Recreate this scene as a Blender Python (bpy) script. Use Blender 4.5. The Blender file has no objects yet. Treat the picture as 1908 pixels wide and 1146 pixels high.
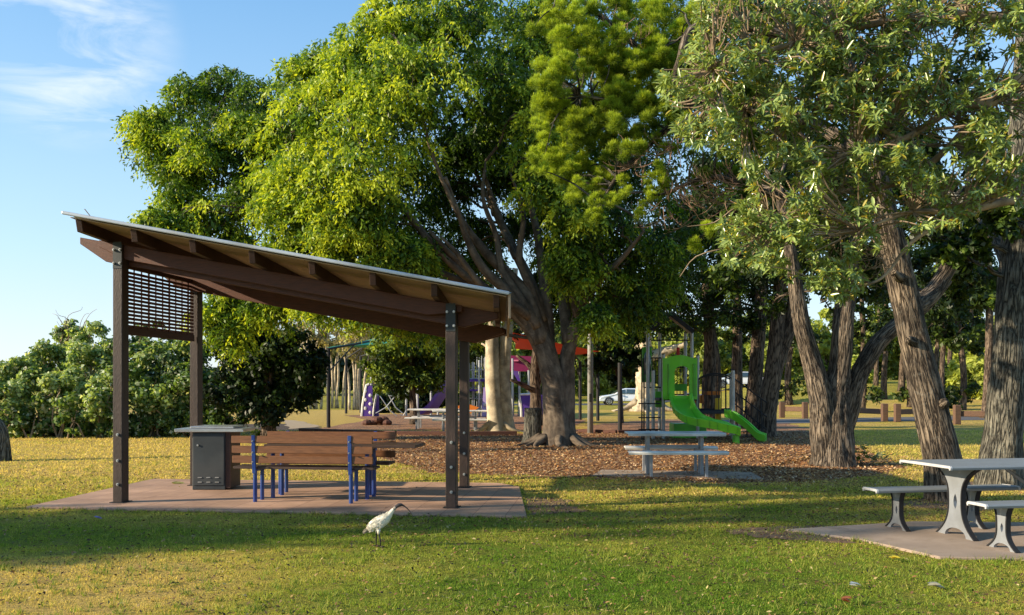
import bpy, math, random
import numpy as np
from mathutils import Vector, Matrix, noise as mnoise

R = math.radians
rnd = random.Random(7)
rng = np.random.default_rng(11)
F = 1640.0; CX = 954.0; HY = 720.0; CH = 1.6

def at(px, py, D):
    "point of the park seen in direction (px,py) of the survey photo, D metres away"
    return Vector(((px-CX)*D/F, D, CH-(py-HY)*D/F))
def gd(py): return F*CH/(py-HY)
def gnd(px, py):
    D = gd(py); return Vector(((px-CX)*D/F, D, 0))

scene = bpy.context.scene
COL = scene.collection

# ------------------------------------------------------------------ mesh builder
class MB:
    def __init__(s): s.v=[]; s.f=[]; s.bk=None; s.fc=None
    def add(s, vs, fs, col=None):
        n=len(s.v); s.v += [tuple(p) for p in vs]; s.f += [tuple(i+n for i in f) for f in fs]
        if col is not None:
            if s.fc is None: s.fc=[(1,1,1)]*(len(s.f)-len(fs))
            s.fc += [col]*len(fs)
        elif s.fc is not None: s.fc += [(1,1,1)]*len(fs)
        return s
    def box(s, c, size, rz=0, rot=None):
        m = rot if rot is not None else Matrix.Rotation(rz,3,'Z')
        vs=[]
        for x in (-.5,.5):
            for y in (-.5,.5):
                for z in (-.5,.5):
                    vs.append(Vector(c)+m@Vector((x*size[0],y*size[1],z*size[2])))
        return s.add(vs,[(0,1,3,2),(4,6,7,5),(0,4,5,1),(2,3,7,6),(0,2,6,4),(1,5,7,3)])
    def bar(s, p0, p1, w, h, up=(0,0,1)):
        p0=Vector(p0); p1=Vector(p1); d=(p1-p0); L=d.length; d.normalize()
        u=Vector(up)
        if abs(d.dot(u))>.98: u=Vector((0,1,0))
        sx=d.cross(u).normalized(); uz=sx.cross(d).normalized()
        rot=Matrix((d,sx,uz)).transposed()
        return s.box((p0+p1)/2,(L,w,h),rot=rot)
    def prism(s, poly, o, u, v, th):
        "poly of (a,b) in the plane o+a*u+b*v, extruded by th on both sides half"
        u=Vector(u); v=Vector(v); w=u.cross(v).normalized()*(th/2); o=Vector(o)
        n=len(poly)
        vs=[o+u*a+v*b-w for a,b in poly]+[o+u*a+v*b+w for a,b in poly]
        fs=[tuple(range(n))[::-1],tuple(range(n,2*n))]+[(i,(i+1)%n,n+(i+1)%n,n+i) for i in range(n)]
        return s.add(vs,fs)
    def tube(s, pts, radii, n=8, cap=True, fr=0, flare=None, seed=0, res=0, col=None, sx=1, squash=None):
        pts=[Vector(p) for p in pts]
        if isinstance(radii,(int,float)): radii=[radii]*len(pts)
        if res:
            pts, radii = spline(pts, radii, res)
        m=len(pts); vs=[]; bk=[]; acc=0
        t=(pts[1]-pts[0]).normalized()
        x=Vector((1,0,0)) if abs(t.x)<.9 else Vector((0,1,0))
        x=(x-t*x.dot(t)).normalized()
        for i,p in enumerate(pts):
            if i: acc+=(p-pts[i-1]).length
            t=(pts[min(i+1,m-1)]-pts[max(i-1,0)]).normalized()
            x=(x-t*x.dot(t)).normalized(); y=t.cross(x)
            r0=radii[i]
            for k in range(n):
                a=2*math.pi*k/n; ca,sa=math.cos(a),math.sin(a); r=r0
                if fr:
                    q=Vector((ca*r0*9+seed,sa*r0*9,acc*1.1))
                    nz=abs(mnoise.noise(q))*2; nz2=abs(mnoise.noise(q*2.3))*1.6
                    r*=1+fr*(min(1,nz)*.7+nz2*.4-.35)
                    r*=1+.08*mnoise.noise(Vector((ca*1.3+seed,sa*1.3,acc*.7)))
                if flare:
                    amt,hh,kk,ph=flare
                    r*=1+amt*math.exp(-acc/hh)*(.45+.55*abs(math.cos(kk*a/2+ph+.6*math.sin(a*2)))**1.5)
                if squash: 
                    vs.append(p+(x*ca*squash[0]+y*sa*squash[1])*r)
                else: vs.append(p+(x*ca+y*sa)*r)
                bk.append((ca*max(r0,.02)+seed,sa*max(r0,.02),acc))
        fs=[(i*n+k,i*n+(k+1)%n,(i+1)*n+(k+1)%n,(i+1)*n+k) for i in range(m-1) for k in range(n)]
        if cap: fs+=[tuple(range(n))[::-1],tuple((m-1)*n+k for k in range(n))]
        if s.bk is None: s.bk=[(v[0],v[1],v[2]) for v in s.v]
        s.bk+= [(0,0,0)]*(len(s.v)-len(s.bk))+bk
        return s.add(vs,fs,col)
    def ball(s, c, r, seg=12, ring=8, rot=None):
        r = (r,r,r) if isinstance(r,(int,float)) else r
        rot = rot or Matrix.Identity(3); vs=[]
        for i in range(ring+1):
            ph=math.pi*i/ring
            for k in range(seg):
                a=2*math.pi*k/seg
                vs.append(Vector(c)+rot@Vector((r[0]*math.sin(ph)*math.cos(a),r[1]*math.sin(ph)*math.sin(a),r[2]*math.cos(ph))))
        fs=[(i*seg+k,(i+1)*seg+k,(i+1)*seg+(k+1)%seg,i*seg+(k+1)%seg) for i in range(ring) for k in range(seg)]
        return s.add(vs,fs)
    def build(s, name, mat, parent=None, smooth=False, bevel=0, seg=1):
        me=bpy.data.meshes.new(name)
        me.from_pydata([tuple(v) for v in s.v],[],s.f)
        if s.bk is not None:
            a=me.attributes.new('bk','FLOAT_VECTOR','POINT')
            bk=list(s.bk)+[(0,0,0)]*(len(s.v)-len(s.bk))
            a.data.foreach_set('vector',np.array(bk,dtype=np.float32).ravel())
        if s.fc is not None:
            a=me.attributes.new('Col','FLOAT_COLOR','FACE')
            c=np.ones((len(s.f),4),dtype=np.float32); c[:,:3]=s.fc
            a.data.foreach_set('color',c.ravel())
        me.validate()
        if smooth: me.polygons.foreach_set('use_smooth',[True]*len(me.polygons))
        me.materials.append(mat)
        o=bpy.data.objects.new(name,me); COL.objects.link(o)
        if parent is not None: o.parent=parent; o.matrix_parent_inverse=parent_inv(parent)
        if bevel:
            m=o.modifiers.new('bevel','BEVEL'); m.width=bevel; m.segments=seg; m.limit_method='ANGLE'; m.angle_limit=R(40)
        return o

def world_mat(o):
    m=Matrix.Translation(o.location)@o.rotation_euler.to_matrix().to_4x4()
    if o.parent: m=world_mat(o.parent)@o.matrix_parent_inverse@m
    return m
def parent_inv(p): return world_mat(p).inverted()

def spline(pts, radii, res):
    P=[pts[0]*2-pts[1]]+pts+[pts[-1]*2-pts[-2]]; Rr=[radii[0]]+list(radii)+[radii[-1]]
    op=[]; orr=[]
    for i in range(1,len(P)-2):
        for k in range(res):
            t=k/res; a,b,c,d=P[i-1],P[i],P[i+1],P[i+2]
            op.append(.5*((2*b)+(c-a)*t+(2*a-5*b+4*c-d)*t*t+(3*b-a-3*c+d)*t**3))
            orr.append(Rr[i]+(Rr[i+1]-Rr[i])*t)
    op.append(P[-2]); orr.append(Rr[-2]); return op,orr

def thing(name, label, cat, loc=(0,0,0), group=None, rz=0):
    o=bpy.data.objects.new(name,None); COL.objects.link(o)
    o.empty_display_size=.1
    o.location=loc; o.rotation_euler=(0,0,rz); o['label']=label; o['category']=cat
    if group: o['group']=group
    return o
def tag(o,label=None,cat=None,group=None,kind=None):
    if label: o['label']=label
    if cat: o['category']=cat
    if group: o['group']=group
    if kind: o['kind']=kind
    return o
def dup(root, loc, rz, label):
    r=root.copy(); COL.objects.link(r); r.location=loc; r.rotation_euler=(0,0,rz); r['label']=label
    for ch in [c for c in bpy.data.objects if c.parent==root]:
        c=ch.copy(); COL.objects.link(c); c.parent=r; c.matrix_parent_inverse=ch.matrix_parent_inverse.copy()
        for g in [q for q in bpy.data.objects if q.parent==ch]:
            d=g.copy(); COL.objects.link(d); d.parent=c; d.matrix_parent_inverse=g.matrix_parent_inverse.copy()
    return r

# ------------------------------------------------------------------ materials
def newmat(name):
    m=bpy.data.materials.new(name); m.use_nodes=True
    nt=m.node_tree; nt.nodes.clear()
    out=nt.nodes.new('ShaderNodeOutputMaterial')
    return m,nt,out
def N(nt,t,**kw):
    n=nt.nodes.new(t)
    for k,v in kw.items():
        if k.startswith('i_'): n.inputs[k[2:].replace('_',' ')].default_value=v
        else: setattr(n,k,v)
    return n
def col4(c): return (c[0],c[1],c[2],1)
def ramp(nt, fac, stops):
    r=nt.nodes.new('ShaderNodeValToRGB'); e=r.color_ramp.elements
    while len(e)<len(stops): e.new(.5)
    for el,(p,c) in zip(e,stops): el.position=p; el.color=col4(c)
    nt.links.new(fac,r.inputs[0]); return r
def mat(name,c1,c2=None,scale=6,rough=.6,bump=.1,bscale=40,metal=0,stretch=(1,1,1),spec=.4,attr=None,dirt=None,coat=0,coord='Object'):
    m,nt,out=newmat(name); L=nt.links.new
    c2=c2 or tuple(x*.8 for x in c1)
    tc=N(nt,'ShaderNodeTexCoord'); mp=N(nt,'ShaderNodeMapping'); mp.inputs['Scale'].default_value=stretch
    if attr:
        a=N(nt,'ShaderNodeAttribute',attribute_name=attr); L(a.outputs['Vector'],mp.inputs[0])
    else: L(tc.outputs[coord],mp.inputs[0])
    n=N(nt,'ShaderNodeTexNoise'); n.inputs['Scale'].default_value=scale; n.inputs['Detail'].default_value=6; n.inputs['Roughness'].default_value=.65
    L(mp.outputs[0],n.inputs['Vector'])
    r=ramp(nt,n.outputs[0],[(.3,c2),(.7,c1)])
    colr=r.outputs[0]
    if dirt:
        n3=N(nt,'ShaderNodeTexNoise'); n3.inputs['Scale'].default_value=1.7; n3.inputs['Detail'].default_value=8
        L(tc.outputs['Object'],n3.inputs['Vector'])
        r3=ramp(nt,n3.outputs[0],[(.45,(0,0,0)),(.7,(1,1,1))])
        mx=N(nt,'ShaderNodeMix',data_type='RGBA'); L(r3.outputs[0],mx.inputs[0]); L(colr,mx.inputs[6]); mx.inputs[7].default_value=col4(dirt); colr=mx.outputs[2]
    b=N(nt,'ShaderNodeBsdfPrincipled'); b.inputs['Roughness'].default_value=rough; b.inputs['Metallic'].default_value=metal
    b.inputs['Specular IOR Level'].default_value=spec; b.inputs['Coat Weight'].default_value=coat
    L(colr,b.inputs['Base Color'])
    if bump:
        n2=N(nt,'ShaderNodeTexNoise'); n2.inputs['Scale'].default_value=bscale; n2.inputs['Detail'].default_value=5
        L(mp.outputs[0],n2.inputs['Vector'])
        bp=N(nt,'ShaderNodeBump'); bp.inputs['Strength'].default_value=bump; bp.inputs['Distance'].default_value=.02
        L(n2.outputs[0],bp.inputs['Height']); L(bp.outputs[0],b.inputs['Normal'])
    L(b.outputs[0],out.inputs[0]); return m
def leafmat(name, rough=.45, trans=.48, spec=.35, tint=(1.25,1.15,.45)):
    m,nt,out=newmat(name); L=nt.links.new
    a=N(nt,'ShaderNodeAttribute',attribute_name='Col')
    b=N(nt,'ShaderNodeBsdfPrincipled'); b.inputs['Roughness'].default_value=rough; b.inputs['Specular IOR Level'].default_value=spec
    L(a.outputs['Color'],b.inputs['Base Color'])
    t=N(nt,'ShaderNodeBsdfTranslucent')
    mx=N(nt,'ShaderNodeMix',data_type='RGBA',blend_type='MULTIPLY'); mx.inputs[0].default_value=1; L(a.outputs['Color'],mx.inputs[6]); mx.inputs[7].default_value=col4(tint)
    L(mx.outputs[2],t.inputs[0])
    ms=N(nt,'ShaderNodeMixShader'); ms.inputs[0].default_value=trans
    L(b.outputs[0],ms.inputs[1]); L(t.outputs[0],ms.inputs[2]); L(ms.outputs[0],out.inputs[0]); return m
def colmat(name, rough=.6, spec=.4, var=.15, vs=30):
    m,nt,out=newmat(name); L=nt.links.new
    a=N(nt,'ShaderNodeAttribute',attribute_name='Col')
    tc=N(nt,'ShaderNodeTexCoord'); n=N(nt,'ShaderNodeTexNoise'); n.inputs['Scale'].default_value=vs; n.inputs['Detail'].default_value=4
    L(tc.outputs['Object'],n.inputs['Vector'])
    r=ramp(nt,n.outputs[0],[(.3,(1-var*2,)*3),(.7,(1,1,1))])
    mx=N(nt,'ShaderNodeMix',data_type='RGBA',blend_type='MULTIPLY'); mx.inputs[0].default_value=1; L(a.outputs['Color'],mx.inputs[6]); L(r.outputs[0],mx.inputs[7])
    b=N(nt,'ShaderNodeBsdfPrincipled'); b.inputs['Roughness'].default_value=rough; b.inputs['Specular IOR Level'].default_value=spec
    L(mx.outputs[2],b.inputs['Base Color']); L(b.outputs[0],out.inputs[0]); return m
def barkmat(name, dark, light, k=14, kz=2.2, lichen=None, strength=.9, smooth=False):
    m,nt,out=newmat(name); L=nt.links.new
    a=N(nt,'ShaderNodeAttribute',attribute_name='bk')
    mp=N(nt,'ShaderNodeMapping'); mp.inputs['Scale'].default_value=(k,k,kz); L(a.outputs['Vector'],mp.inputs[0])
    n0=N(nt,'ShaderNodeTexNoise'); n0.inputs['Scale'].default_value=1.; n0.inputs['Detail'].default_value=3; L(mp.outputs[0],n0.inputs['Vector'])
    v=N(nt,'ShaderNodeTexNoise'); v.inputs['Scale'].default_value=1.; v.inputs['Detail'].default_value=4; v.inputs['Distortion'].default_value=.25 if not smooth else .5
    L(mp.outputs[0],v.inputs['Vector'])
    hgt=v.outputs[0]
    if not smooth:
        s1=N(nt,'ShaderNodeMath',operation='SUBTRACT'); L(hgt,s1.inputs[0]); s1.inputs[1].default_value=.5
        s2=N(nt,'ShaderNodeMath',operation='ABSOLUTE'); L(s1.outputs[0],s2.inputs[0])
        s3=N(nt,'ShaderNodeMath',operation='MULTIPLY'); s3.use_clamp=True; L(s2.outputs[0],s3.inputs[0]); s3.inputs[1].default_value=7.5
        hgt=s3.outputs[0]
    r=ramp(nt,hgt,[(.1,dark),(.65,light)] if not smooth else [(.3,dark),(.7,light)])
    c=r.outputs[0]
    n3=N(nt,'ShaderNodeTexNoise'); n3.inputs['Scale'].default_value=2.2; n3.inputs['Detail'].default_value=7; n3.inputs['Roughness'].default_value=.7
    L(a.outputs['Vector'],n3.inputs['Vector'])
    r3=ramp(nt,n3.outputs[0],[(.4,(.55,.55,.55)),(.65,(1.15,1.12,1.05))])
    mx=N(nt,'ShaderNodeMix',data_type='RGBA',blend_type='MULTIPLY'); mx.inputs[0].default_value=1; L(c,mx.inputs[6]); L(r3.outputs[0],mx.inputs[7]); c=mx.outputs[2]
    if lichen:
        n4=N(nt,'ShaderNodeTexNoise'); n4.inputs['Scale'].default_value=9; n4.inputs['Detail'].default_value=8; n4.inputs['Roughness'].default_value=.75
        L(a.outputs['Vector'],n4.inputs['Vector'])
        r4=ramp(nt,n4.outputs[0],[(.56,(0,0,0)),(.72,(.55,.55,.55))])
        mx=N(nt,'ShaderNodeMix',data_type='RGBA'); L(r4.outputs[0],mx.inputs[0]); L(c,mx.inputs[6]); mx.inputs[7].default_value=col4(lichen); c=mx.outputs[2]
    b=N(nt,'ShaderNodeBsdfPrincipled'); b.inputs['Roughness'].default_value=.85; b.inputs['Specular IOR Level'].default_value=.2
    L(c,b.inputs['Base Color'])
    bp=N(nt,'ShaderNodeBump'); bp.inputs['Strength'].default_value=strength; bp.inputs['Distance'].default_value=.03 if not smooth else .012
    L(hgt,bp.inputs['Height']); L(bp.outputs[0],b.inputs['Normal'])
    L(b.outputs[0],out.inputs[0]); return m

M={}
M['hardwood']=mat('hardwood',(.06,.022,.012),(.028,.011,.007),scale=5,stretch=(1,1,14),rough=.55,bump=.25,bscale=30)
M['hardwood_h']=mat('hardwood_h',(.12,.036,.016),(.05,.016,.008),scale=5,stretch=(1.2,6,14),rough=.55,bump=.2,bscale=30)
M['postwood']=mat('postwood',(.05,.03,.023),(.022,.014,.011),scale=4,stretch=(5,5,.8),rough=.5,bump=.3,bscale=25)
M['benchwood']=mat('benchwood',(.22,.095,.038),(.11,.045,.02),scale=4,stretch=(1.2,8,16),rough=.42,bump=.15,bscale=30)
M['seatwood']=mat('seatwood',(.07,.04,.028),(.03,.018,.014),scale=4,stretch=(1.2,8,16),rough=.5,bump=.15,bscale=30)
M['soffit']=mat('soffit',(.44,.31,.21),(.34,.24,.16),scale=2.5,rough=.8,bump=.05)
M['roofmetal']=mat('roofmetal',(.42,.47,.52),(.34,.38,.43),scale=3,rough=.4,metal=.2,bump=.03,dirt=(.3,.3,.28))
M['steel']=mat('steel',(.6,.61,.62),(.45,.46,.47),scale=6,rough=.32,metal=.8,bump=.05,dirt=(.3,.3,.3))
M['boltsteel']=mat('boltsteel',(.5,.5,.48),(.35,.35,.33),scale=30,rough=.4,metal=.7,bump=0)
M['bbq']=mat('bbq',(.035,.045,.05),(.02,.026,.03),scale=3,rough=.55,bump=.05,dirt=(.06,.065,.065))
M['bluepaint']=mat('bluepaint',(.012,.04,.2),(.009,.03,.15),scale=8,rough=.35,bump=.04,dirt=(.03,.07,.22),coat=.3)
M['brickpave']=mat('brickpave',(.30,.155,.105),(.2,.1,.07),scale=2.2,rough=.85,bump=.2,bscale=60,dirt=(.24,.15,.11))
M['concrete']=mat('concrete',(.4,.31,.24),(.24,.18,.13),scale=3.4,rough=.9,bump=.15,bscale=70,dirt=(.2,.15,.11))
M['alum']=mat('alum',(.24,.265,.275),(.19,.21,.22),scale=4,rough=.5,metal=.15,bump=.03,stretch=(.3,3,3),dirt=(.22,.24,.25))
M['alumcap']=mat('alumcap',(.55,.55,.55),(.42,.42,.42),scale=8,rough=.45,metal=.1,bump=.03)
M['alumleg']=mat('alumleg',(.33,.36,.39),(.25,.27,.3),scale=5,rough=.42,metal=.35,bump=.05,dirt=(.2,.21,.22))
M['rubber']=mat('rubber',(.02,.02,.022),rough=.8,bump=0)
M['alumwhite']=mat('alumwhite',(.8,.78,.72),(.7,.68,.62),scale=5,rough=.5,metal=.1,bump=.03,dirt=(.35,.33,.3))
M['greenplastic']=mat('greenplastic',(.17,.66,.03),(.13,.56,.025),scale=2,rough=.38,bump=.02,coat=.2,dirt=(.16,.5,.05))
M['greenpanel']=mat('greenpanel',(.11,.46,.04),(.08,.38,.03),scale=2,rough=.4,bump=.02,dirt=(.08,.28,.04))
M['purple']=mat('purple',(.1,.045,.3),(.075,.035,.24),scale=2,rough=.4,bump=.02,dirt=(.12,.07,.26))
M['lilac']=mat('lilac',(.5,.4,.68),(.4,.3,.6),scale=2,rough=.5,bump=.02)
M['maroon']=mat('maroon',(.25,.02,.09),(.18,.015,.06),scale=2,rough=.5,bump=.02)
M['orange']=mat('orange',(.75,.22,.02),(.6,.16,.02),scale=2,rough=.5,bump=.02)
M['yellow']=mat('yellow',(.75,.5,.02),(.65,.4,.02),scale=2,rough=.5,bump=.02)
M['red']=mat('red',(.6,.03,.03),(.5,.02,.02),scale=2,rough=.5,bump=.02)
M['galv']=mat('galv',(.4,.42,.43),(.3,.31,.32),scale=4,rough=.45,metal=.5,bump=.03)
M['darkmetal']=mat('darkmetal',(.015,.015,.017),(.01,.01,.012),scale=4,rough=.7,metal=.0,bump=.03)
M['grate']=mat('grate',(.04,.04,.045),rough=.7,bump=.1)
M['greyroof']=mat('greyroof',(.15,.155,.165),(.12,.125,.13),scale=4,rough=.5,bump=.03)
M['greensail']=mat('greensail',(.05,.42,.22),(.04,.33,.17),scale=3,rough=.8,bump=.1)
M['redsail']=mat('redsail',(.85,.09,.03),(.75,.06,.02),scale=3,rough=.8,bump=.1)
M['polegrey']=mat('polegrey',(.36,.37,.35),(.26,.27,.26),scale=3,rough=.6,bump=.05,dirt=(.22,.22,.2))
M['timberlog']=mat('timberlog',(.15,.085,.05),(.08,.045,.03),scale=4,stretch=(1,6,6),rough=.8,bump=.3)
M['edgetimber']=mat('edgetimber',(.13,.055,.035),(.07,.03,.022),scale=4,stretch=(1,6,6),rough=.8,bump=.3)
M['carpaint']=mat('carpaint',(.72,.76,.8),(.68,.72,.78),scale=1,rough=.22,bump=0,coat=.6)
M['glass']=mat('glass',(.05,.09,.11),(.03,.05,.07),scale=2,rough=.08,bump=0,spec=.9)
M['tyre']=mat('tyre',(.015,.015,.016),rough=.8,bump=0)
M['lamp']=mat('lamp',(.75,.75,.72),rough=.2,bump=0,spec=.8)
M['taillamp']=mat('taillamp',(.5,.03,.02),rough=.2,bump=0,spec=.8)
M['bird']=colmat('bird',rough=.75,spec=.2,var=.12,vs=60)
M['bark_fig']=barkmat('bark_fig',(.075,.056,.042),(.235,.19,.145),k=7,kz=2.5,strength=.9,smooth=True,lichen=(.26,.22,.17))
M['bark_pale']=barkmat('bark_pale',(.36,.29,.2),(.62,.54,.4),k=4,kz=3,strength=.5,smooth=True)
M['bark_furrow']=barkmat('bark_furrow',(.032,.025,.02),(.24,.195,.15),k=23,kz=2.4,strength=1.0,lichen=(.3,.29,.25))
M['bark_grey']=barkmat('bark_grey',(.035,.034,.028),(.21,.2,.165),k=24,kz=3,strength=1.0,lichen=(.28,.33,.28))
M['bark_dark']=barkmat('bark_dark',(.04,.028,.02),(.2,.15,.11),k=12,kz=2,strength=.9)
M['twig']=barkmat('twig',(.2,.14,.09),(.5,.4,.29),k=10,kz=4,strength=.3,smooth=True)
M['deadtwig']=barkmat('deadtwig',(.2,.12,.08),(.42,.28,.2),k=10,kz=4,strength=.3,smooth=True)
M['leaf']=leafmat('leaf')
M['leaf_big']=leafmat('leaf_big',rough=.27,trans=.3,spec=.8)
M['needle']=leafmat('needle',rough=.6,trans=.5,spec=.2)
M['grassblade']=leafmat('grassblade',rough=.6,trans=.45,spec=.2,tint=(1.1,1.1,.6))
M['chip']=colmat('chip',rough=.85,spec=.2,var=.2,vs=90)

# ------------------------------------------------------------------ leaf meshes (numpy)
def unit(a):
    return a/np.maximum(np.linalg.norm(a,axis=1,keepdims=True),1e-9)
def rdir(n): return unit(rng.normal(size=(n,3)))
def mesh_np(name,V,nf,k,C,matl,parent,smooth=False):
    me=bpy.data.meshes.new(name)
    me.vertices.add(len(V)); me.vertices.foreach_set('co',V.astype(np.float32).ravel())
    idx=nf
    me.loops.add(idx.size); me.loops.foreach_set('vertex_index',idx.astype(np.int32).ravel())
    m=idx.shape[0]
    me.polygons.add(m); me.polygons.foreach_set('loop_start',(np.arange(m)*k).astype(np.int32))
    me.update(calc_edges=True)
    a=me.attributes.new('Col','FLOAT_COLOR','FACE')
    c=np.ones((m,4),dtype=np.float32); c[:,:3]=C; a.data.foreach_set('color',c.ravel())
    me.materials.append(matl)
    o=bpy.data.objects.new(name,me); COL.objects.link(o)
    if parent is not None: o.parent=parent; o.matrix_parent_inverse=parent_inv(parent)
    return o
def leaves(name,P,A,L,W,C,matl,parent,shape='quad',Nn=None):
    n=len(P); A=unit(A)
    if Nn is None: Nn=rdir(n)
    S=unit(np.cross(A,Nn)); U=np.cross(S,A)
    L=np.broadcast_to(L,(n,))[:,None]; W=np.broadcast_to(W,(n,))[:,None]
    if shape=='quad':
        V=np.stack([P, P+A*L*.45+S*W*.5+U*W*.15, P+A*L, P+A*L*.45-S*W*.5+U*W*.15],axis=1).reshape(-1,3)
        idx=np.arange(n*4).reshape(n,4); return mesh_np(name,V,idx,4,C,matl,parent)
    if shape=='tri':
        V=np.stack([P-S*W*.5, P+S*W*.5, P+A*L],axis=1).reshape(-1,3)
        idx=np.arange(n*3).reshape(n,3); return mesh_np(name,V,idx,3,C,matl,parent)
    if shape=='big':
        V=np.stack([P, P+A*L*.3+S*W*.42+U*W*.12, P+A*L*.7+S*W*.4+U*(W*.1-L*.05), P+A*L-U*L*.16, P+A*L*.7-S*W*.4+U*(W*.1-L*.05), P+A*L*.3-S*W*.42+U*W*.12],axis=1).reshape(-1,3)
        b=np.arange(n)[:,None]*6
        idx=np.stack([b+np.array([0,1,2,3]),b+np.array([0,3,4,5])],axis=1).reshape(-1,4)
        return mesh_np(name,V,idx,4,np.repeat(C,2,axis=0),matl,parent)

def lobes_px(lst, dscale=.8):
    "list of (px,py,rpx,D[,bright]) -> centres, radii(3), bright"
    c=[];r=[];b=[]
    for t in lst:
        px,py,rp,D=t[:4]; c.append(at(px,py,D)); rr=rp*D/F; r.append((rr,rr*dscale,rr*.9)); b.append(t[4] if len(t)>4 else .5)
    return np.array([tuple(x) for x in c]),np.array(r),np.array(b)
def sub_clumps(c,r,b,per,sub=.36,shell=(.6,1.0)):
    k=len(c); ci=np.repeat(np.arange(k),per); d=rdir(len(ci))
    d[:,2]=d[:,2]*.9+.12; d=unit(d)
    rad=rng.uniform(shell[0],shell[1],len(ci))[:,None]
    cc=c[ci]+d*r[ci]*rad
    rr=r[ci]*sub*rng.uniform(.7,1.3,(len(ci),1))
    return cc,rr,b[ci]+rng.normal(0,.22,len(ci)),d
def lerp(a,b,t):
    a=np.array(a);b=np.array(b); t=np.clip(t,0,1)[:,None]; return a*(1-t)+b*t

def foliage_weeping(parent,lobes,per=14,sprays=20,nl=9,L=.12,W=.045,spray_len=.45,dark=(.025,.06,.012),mid=(.15,.27,.025),bright=(.52,.61,.05),inner=260,name='crown',droop=.8):
    c,r,b=lobes
    cc,rr,bb,dd=sub_clumps(c,r,b,per)
    m=len(cc)
    si=np.repeat(np.arange(m),sprays); d=rdir(len(si)); d[:,2]=np.abs(d[:,2])*.8-.1+.2*d[:,2]; d=unit(d+dd[si]*.5)
    sp=cc[si]+d*rr[si]*rng.uniform(.6,1.05,len(si))[:,None]
    sdir=unit(d*np.array([.7,.7,.3])+np.array([0,0,-droop])+rng.normal(0,.2,d.shape))
    sb=bb[si]+rng.normal(0,.14,len(si))
    li=np.repeat(np.arange(len(si)),nl); t=np.tile(np.linspace(0,1,nl),len(si))+rng.uniform(-.06,.06,len(li))
    sl=spray_len*rng.uniform(.6,1.3,len(si))
    P=sp[li]+sdir[li]*(t*sl[li])[:,None]+np.stack([0*t,0*t,-.25*t*t*sl[li]],1)+rng.normal(0,.025,(len(li),3))
    A=unit(rdir(len(li))*.8+sdir[li]*.5+np.array([0,0,-.55*droop]))
    q=sb[li]+.25*(t-.5)+rng.normal(0,.1,len(li))
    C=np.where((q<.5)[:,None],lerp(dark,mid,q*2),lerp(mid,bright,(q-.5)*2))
    LL=L*rng.uniform(.7,1.3,len(li)); WW=W*rng.uniform(.7,1.3,len(li))
    # inner fill: darker leaf colour paints the shade inside the crown
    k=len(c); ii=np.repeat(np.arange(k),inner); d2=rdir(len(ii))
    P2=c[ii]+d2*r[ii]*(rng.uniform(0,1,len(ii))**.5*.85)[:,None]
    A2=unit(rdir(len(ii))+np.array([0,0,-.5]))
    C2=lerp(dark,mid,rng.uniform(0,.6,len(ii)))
    P=np.concatenate([P,P2]);A=np.concatenate([A,A2]);C=np.concatenate([C,C2])
    LL=np.concatenate([LL,L*1.7*rng.uniform(.8,1.3,len(ii))]);WW=np.concatenate([WW,W*2.0*rng.uniform(.8,1.3,len(ii))])
    return leaves(name,P,A,LL,WW,C,M['leaf'],parent)

def foliage_bushy(parent,lobes,n=9000,L=.12,W=.09,dark=(.015,.035,.008),mid=(.045,.1,.015),bright=(.12,.2,.03),name='crown',sub=.35,per=16,up=.2,matl=None,pale=None,shell=(.6,1.)):
    c,r,b=lobes
    cc,rr,bb,dd=sub_clumps(c,r,b,per,sub,shell)
    w=(rr[:,0]**2); w/=w.sum()
    i=rng.choice(len(cc),n,p=w); d=unit(rdir(n)+dd[i]*.5+np.array([0,0,.25]))
    P=cc[i]+d*rr[i]*(rng.uniform(.25,1.1,n)[:,None])
    Nn=unit(d+rng.normal(0,.5,d.shape)+np.array([0,0,up]))
    A=unit(np.cross(Nn,rdir(n))+np.array([0,0,-.25]))
    q=bb[i]+rng.normal(0,.18,n)
    C=np.where((q<.5)[:,None],lerp(dark,mid,q*2),lerp(mid,bright,(q-.5)*2))
    if pale is not None:
        s=rng.random(n)<.12; C[s]=np.array(pale)*rng.uniform(.7,1.2,(s.sum(),1))
    return leaves(name,P,A,L*rng.uniform(.6,1.3,n),W*rng.uniform(.6,1.3,n),C,matl or M['leaf'],parent,Nn=Nn)

def foliage_tufts(parent,tufts,needles=420,L=.16,W=.012,dark=(.04,.09,.012),bright=(.44,.56,.05),name='crown'):
    "tufts: (centre, radius, bright): fluffy rounded heads of fine needles"
    Pn=[];An=[];Cn=[];Ln=[]
    for c,rad,b in tufts:
        m=max(6,int(9*(rad/.3)**1.0)); c=np.array(tuple(c))
        d=rdir(m); d[:,2]=d[:,2]*1.15
        sc=c+d*rad*.6; sr=rad*.42
        k=max(10,int(needles*(rad/.3)**2/m)); i=np.repeat(np.arange(m),k)
        dn=rdir(len(i)); dn[:,2]=dn[:,2]*.8+.25; dn=unit(dn+d[i]*.4)
        P=sc[i]+dn*sr*rng.uniform(.35,1.,len(i))[:,None]
        A=unit(dn+np.array([0,0,.55])+rng.normal(0,.3,dn.shape))
        q=b+rng.normal(0,.13,len(i))+.34*dn[:,2]+.12*(P[:,2]-c[2])/rad  # underside shade painted in: needles darker below, lighter on top
        Pn.append(P);An.append(A);Cn.append(lerp(dark,bright,q));Ln.append(L*rng.uniform(.6,1.2,len(i)))
    P=np.concatenate(Pn);A=np.concatenate(An);C=np.concatenate(Cn);Ls=np.concatenate(Ln)
    return leaves(name,P,A,Ls,W,C,M['needle'],parent,shape='tri')

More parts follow.
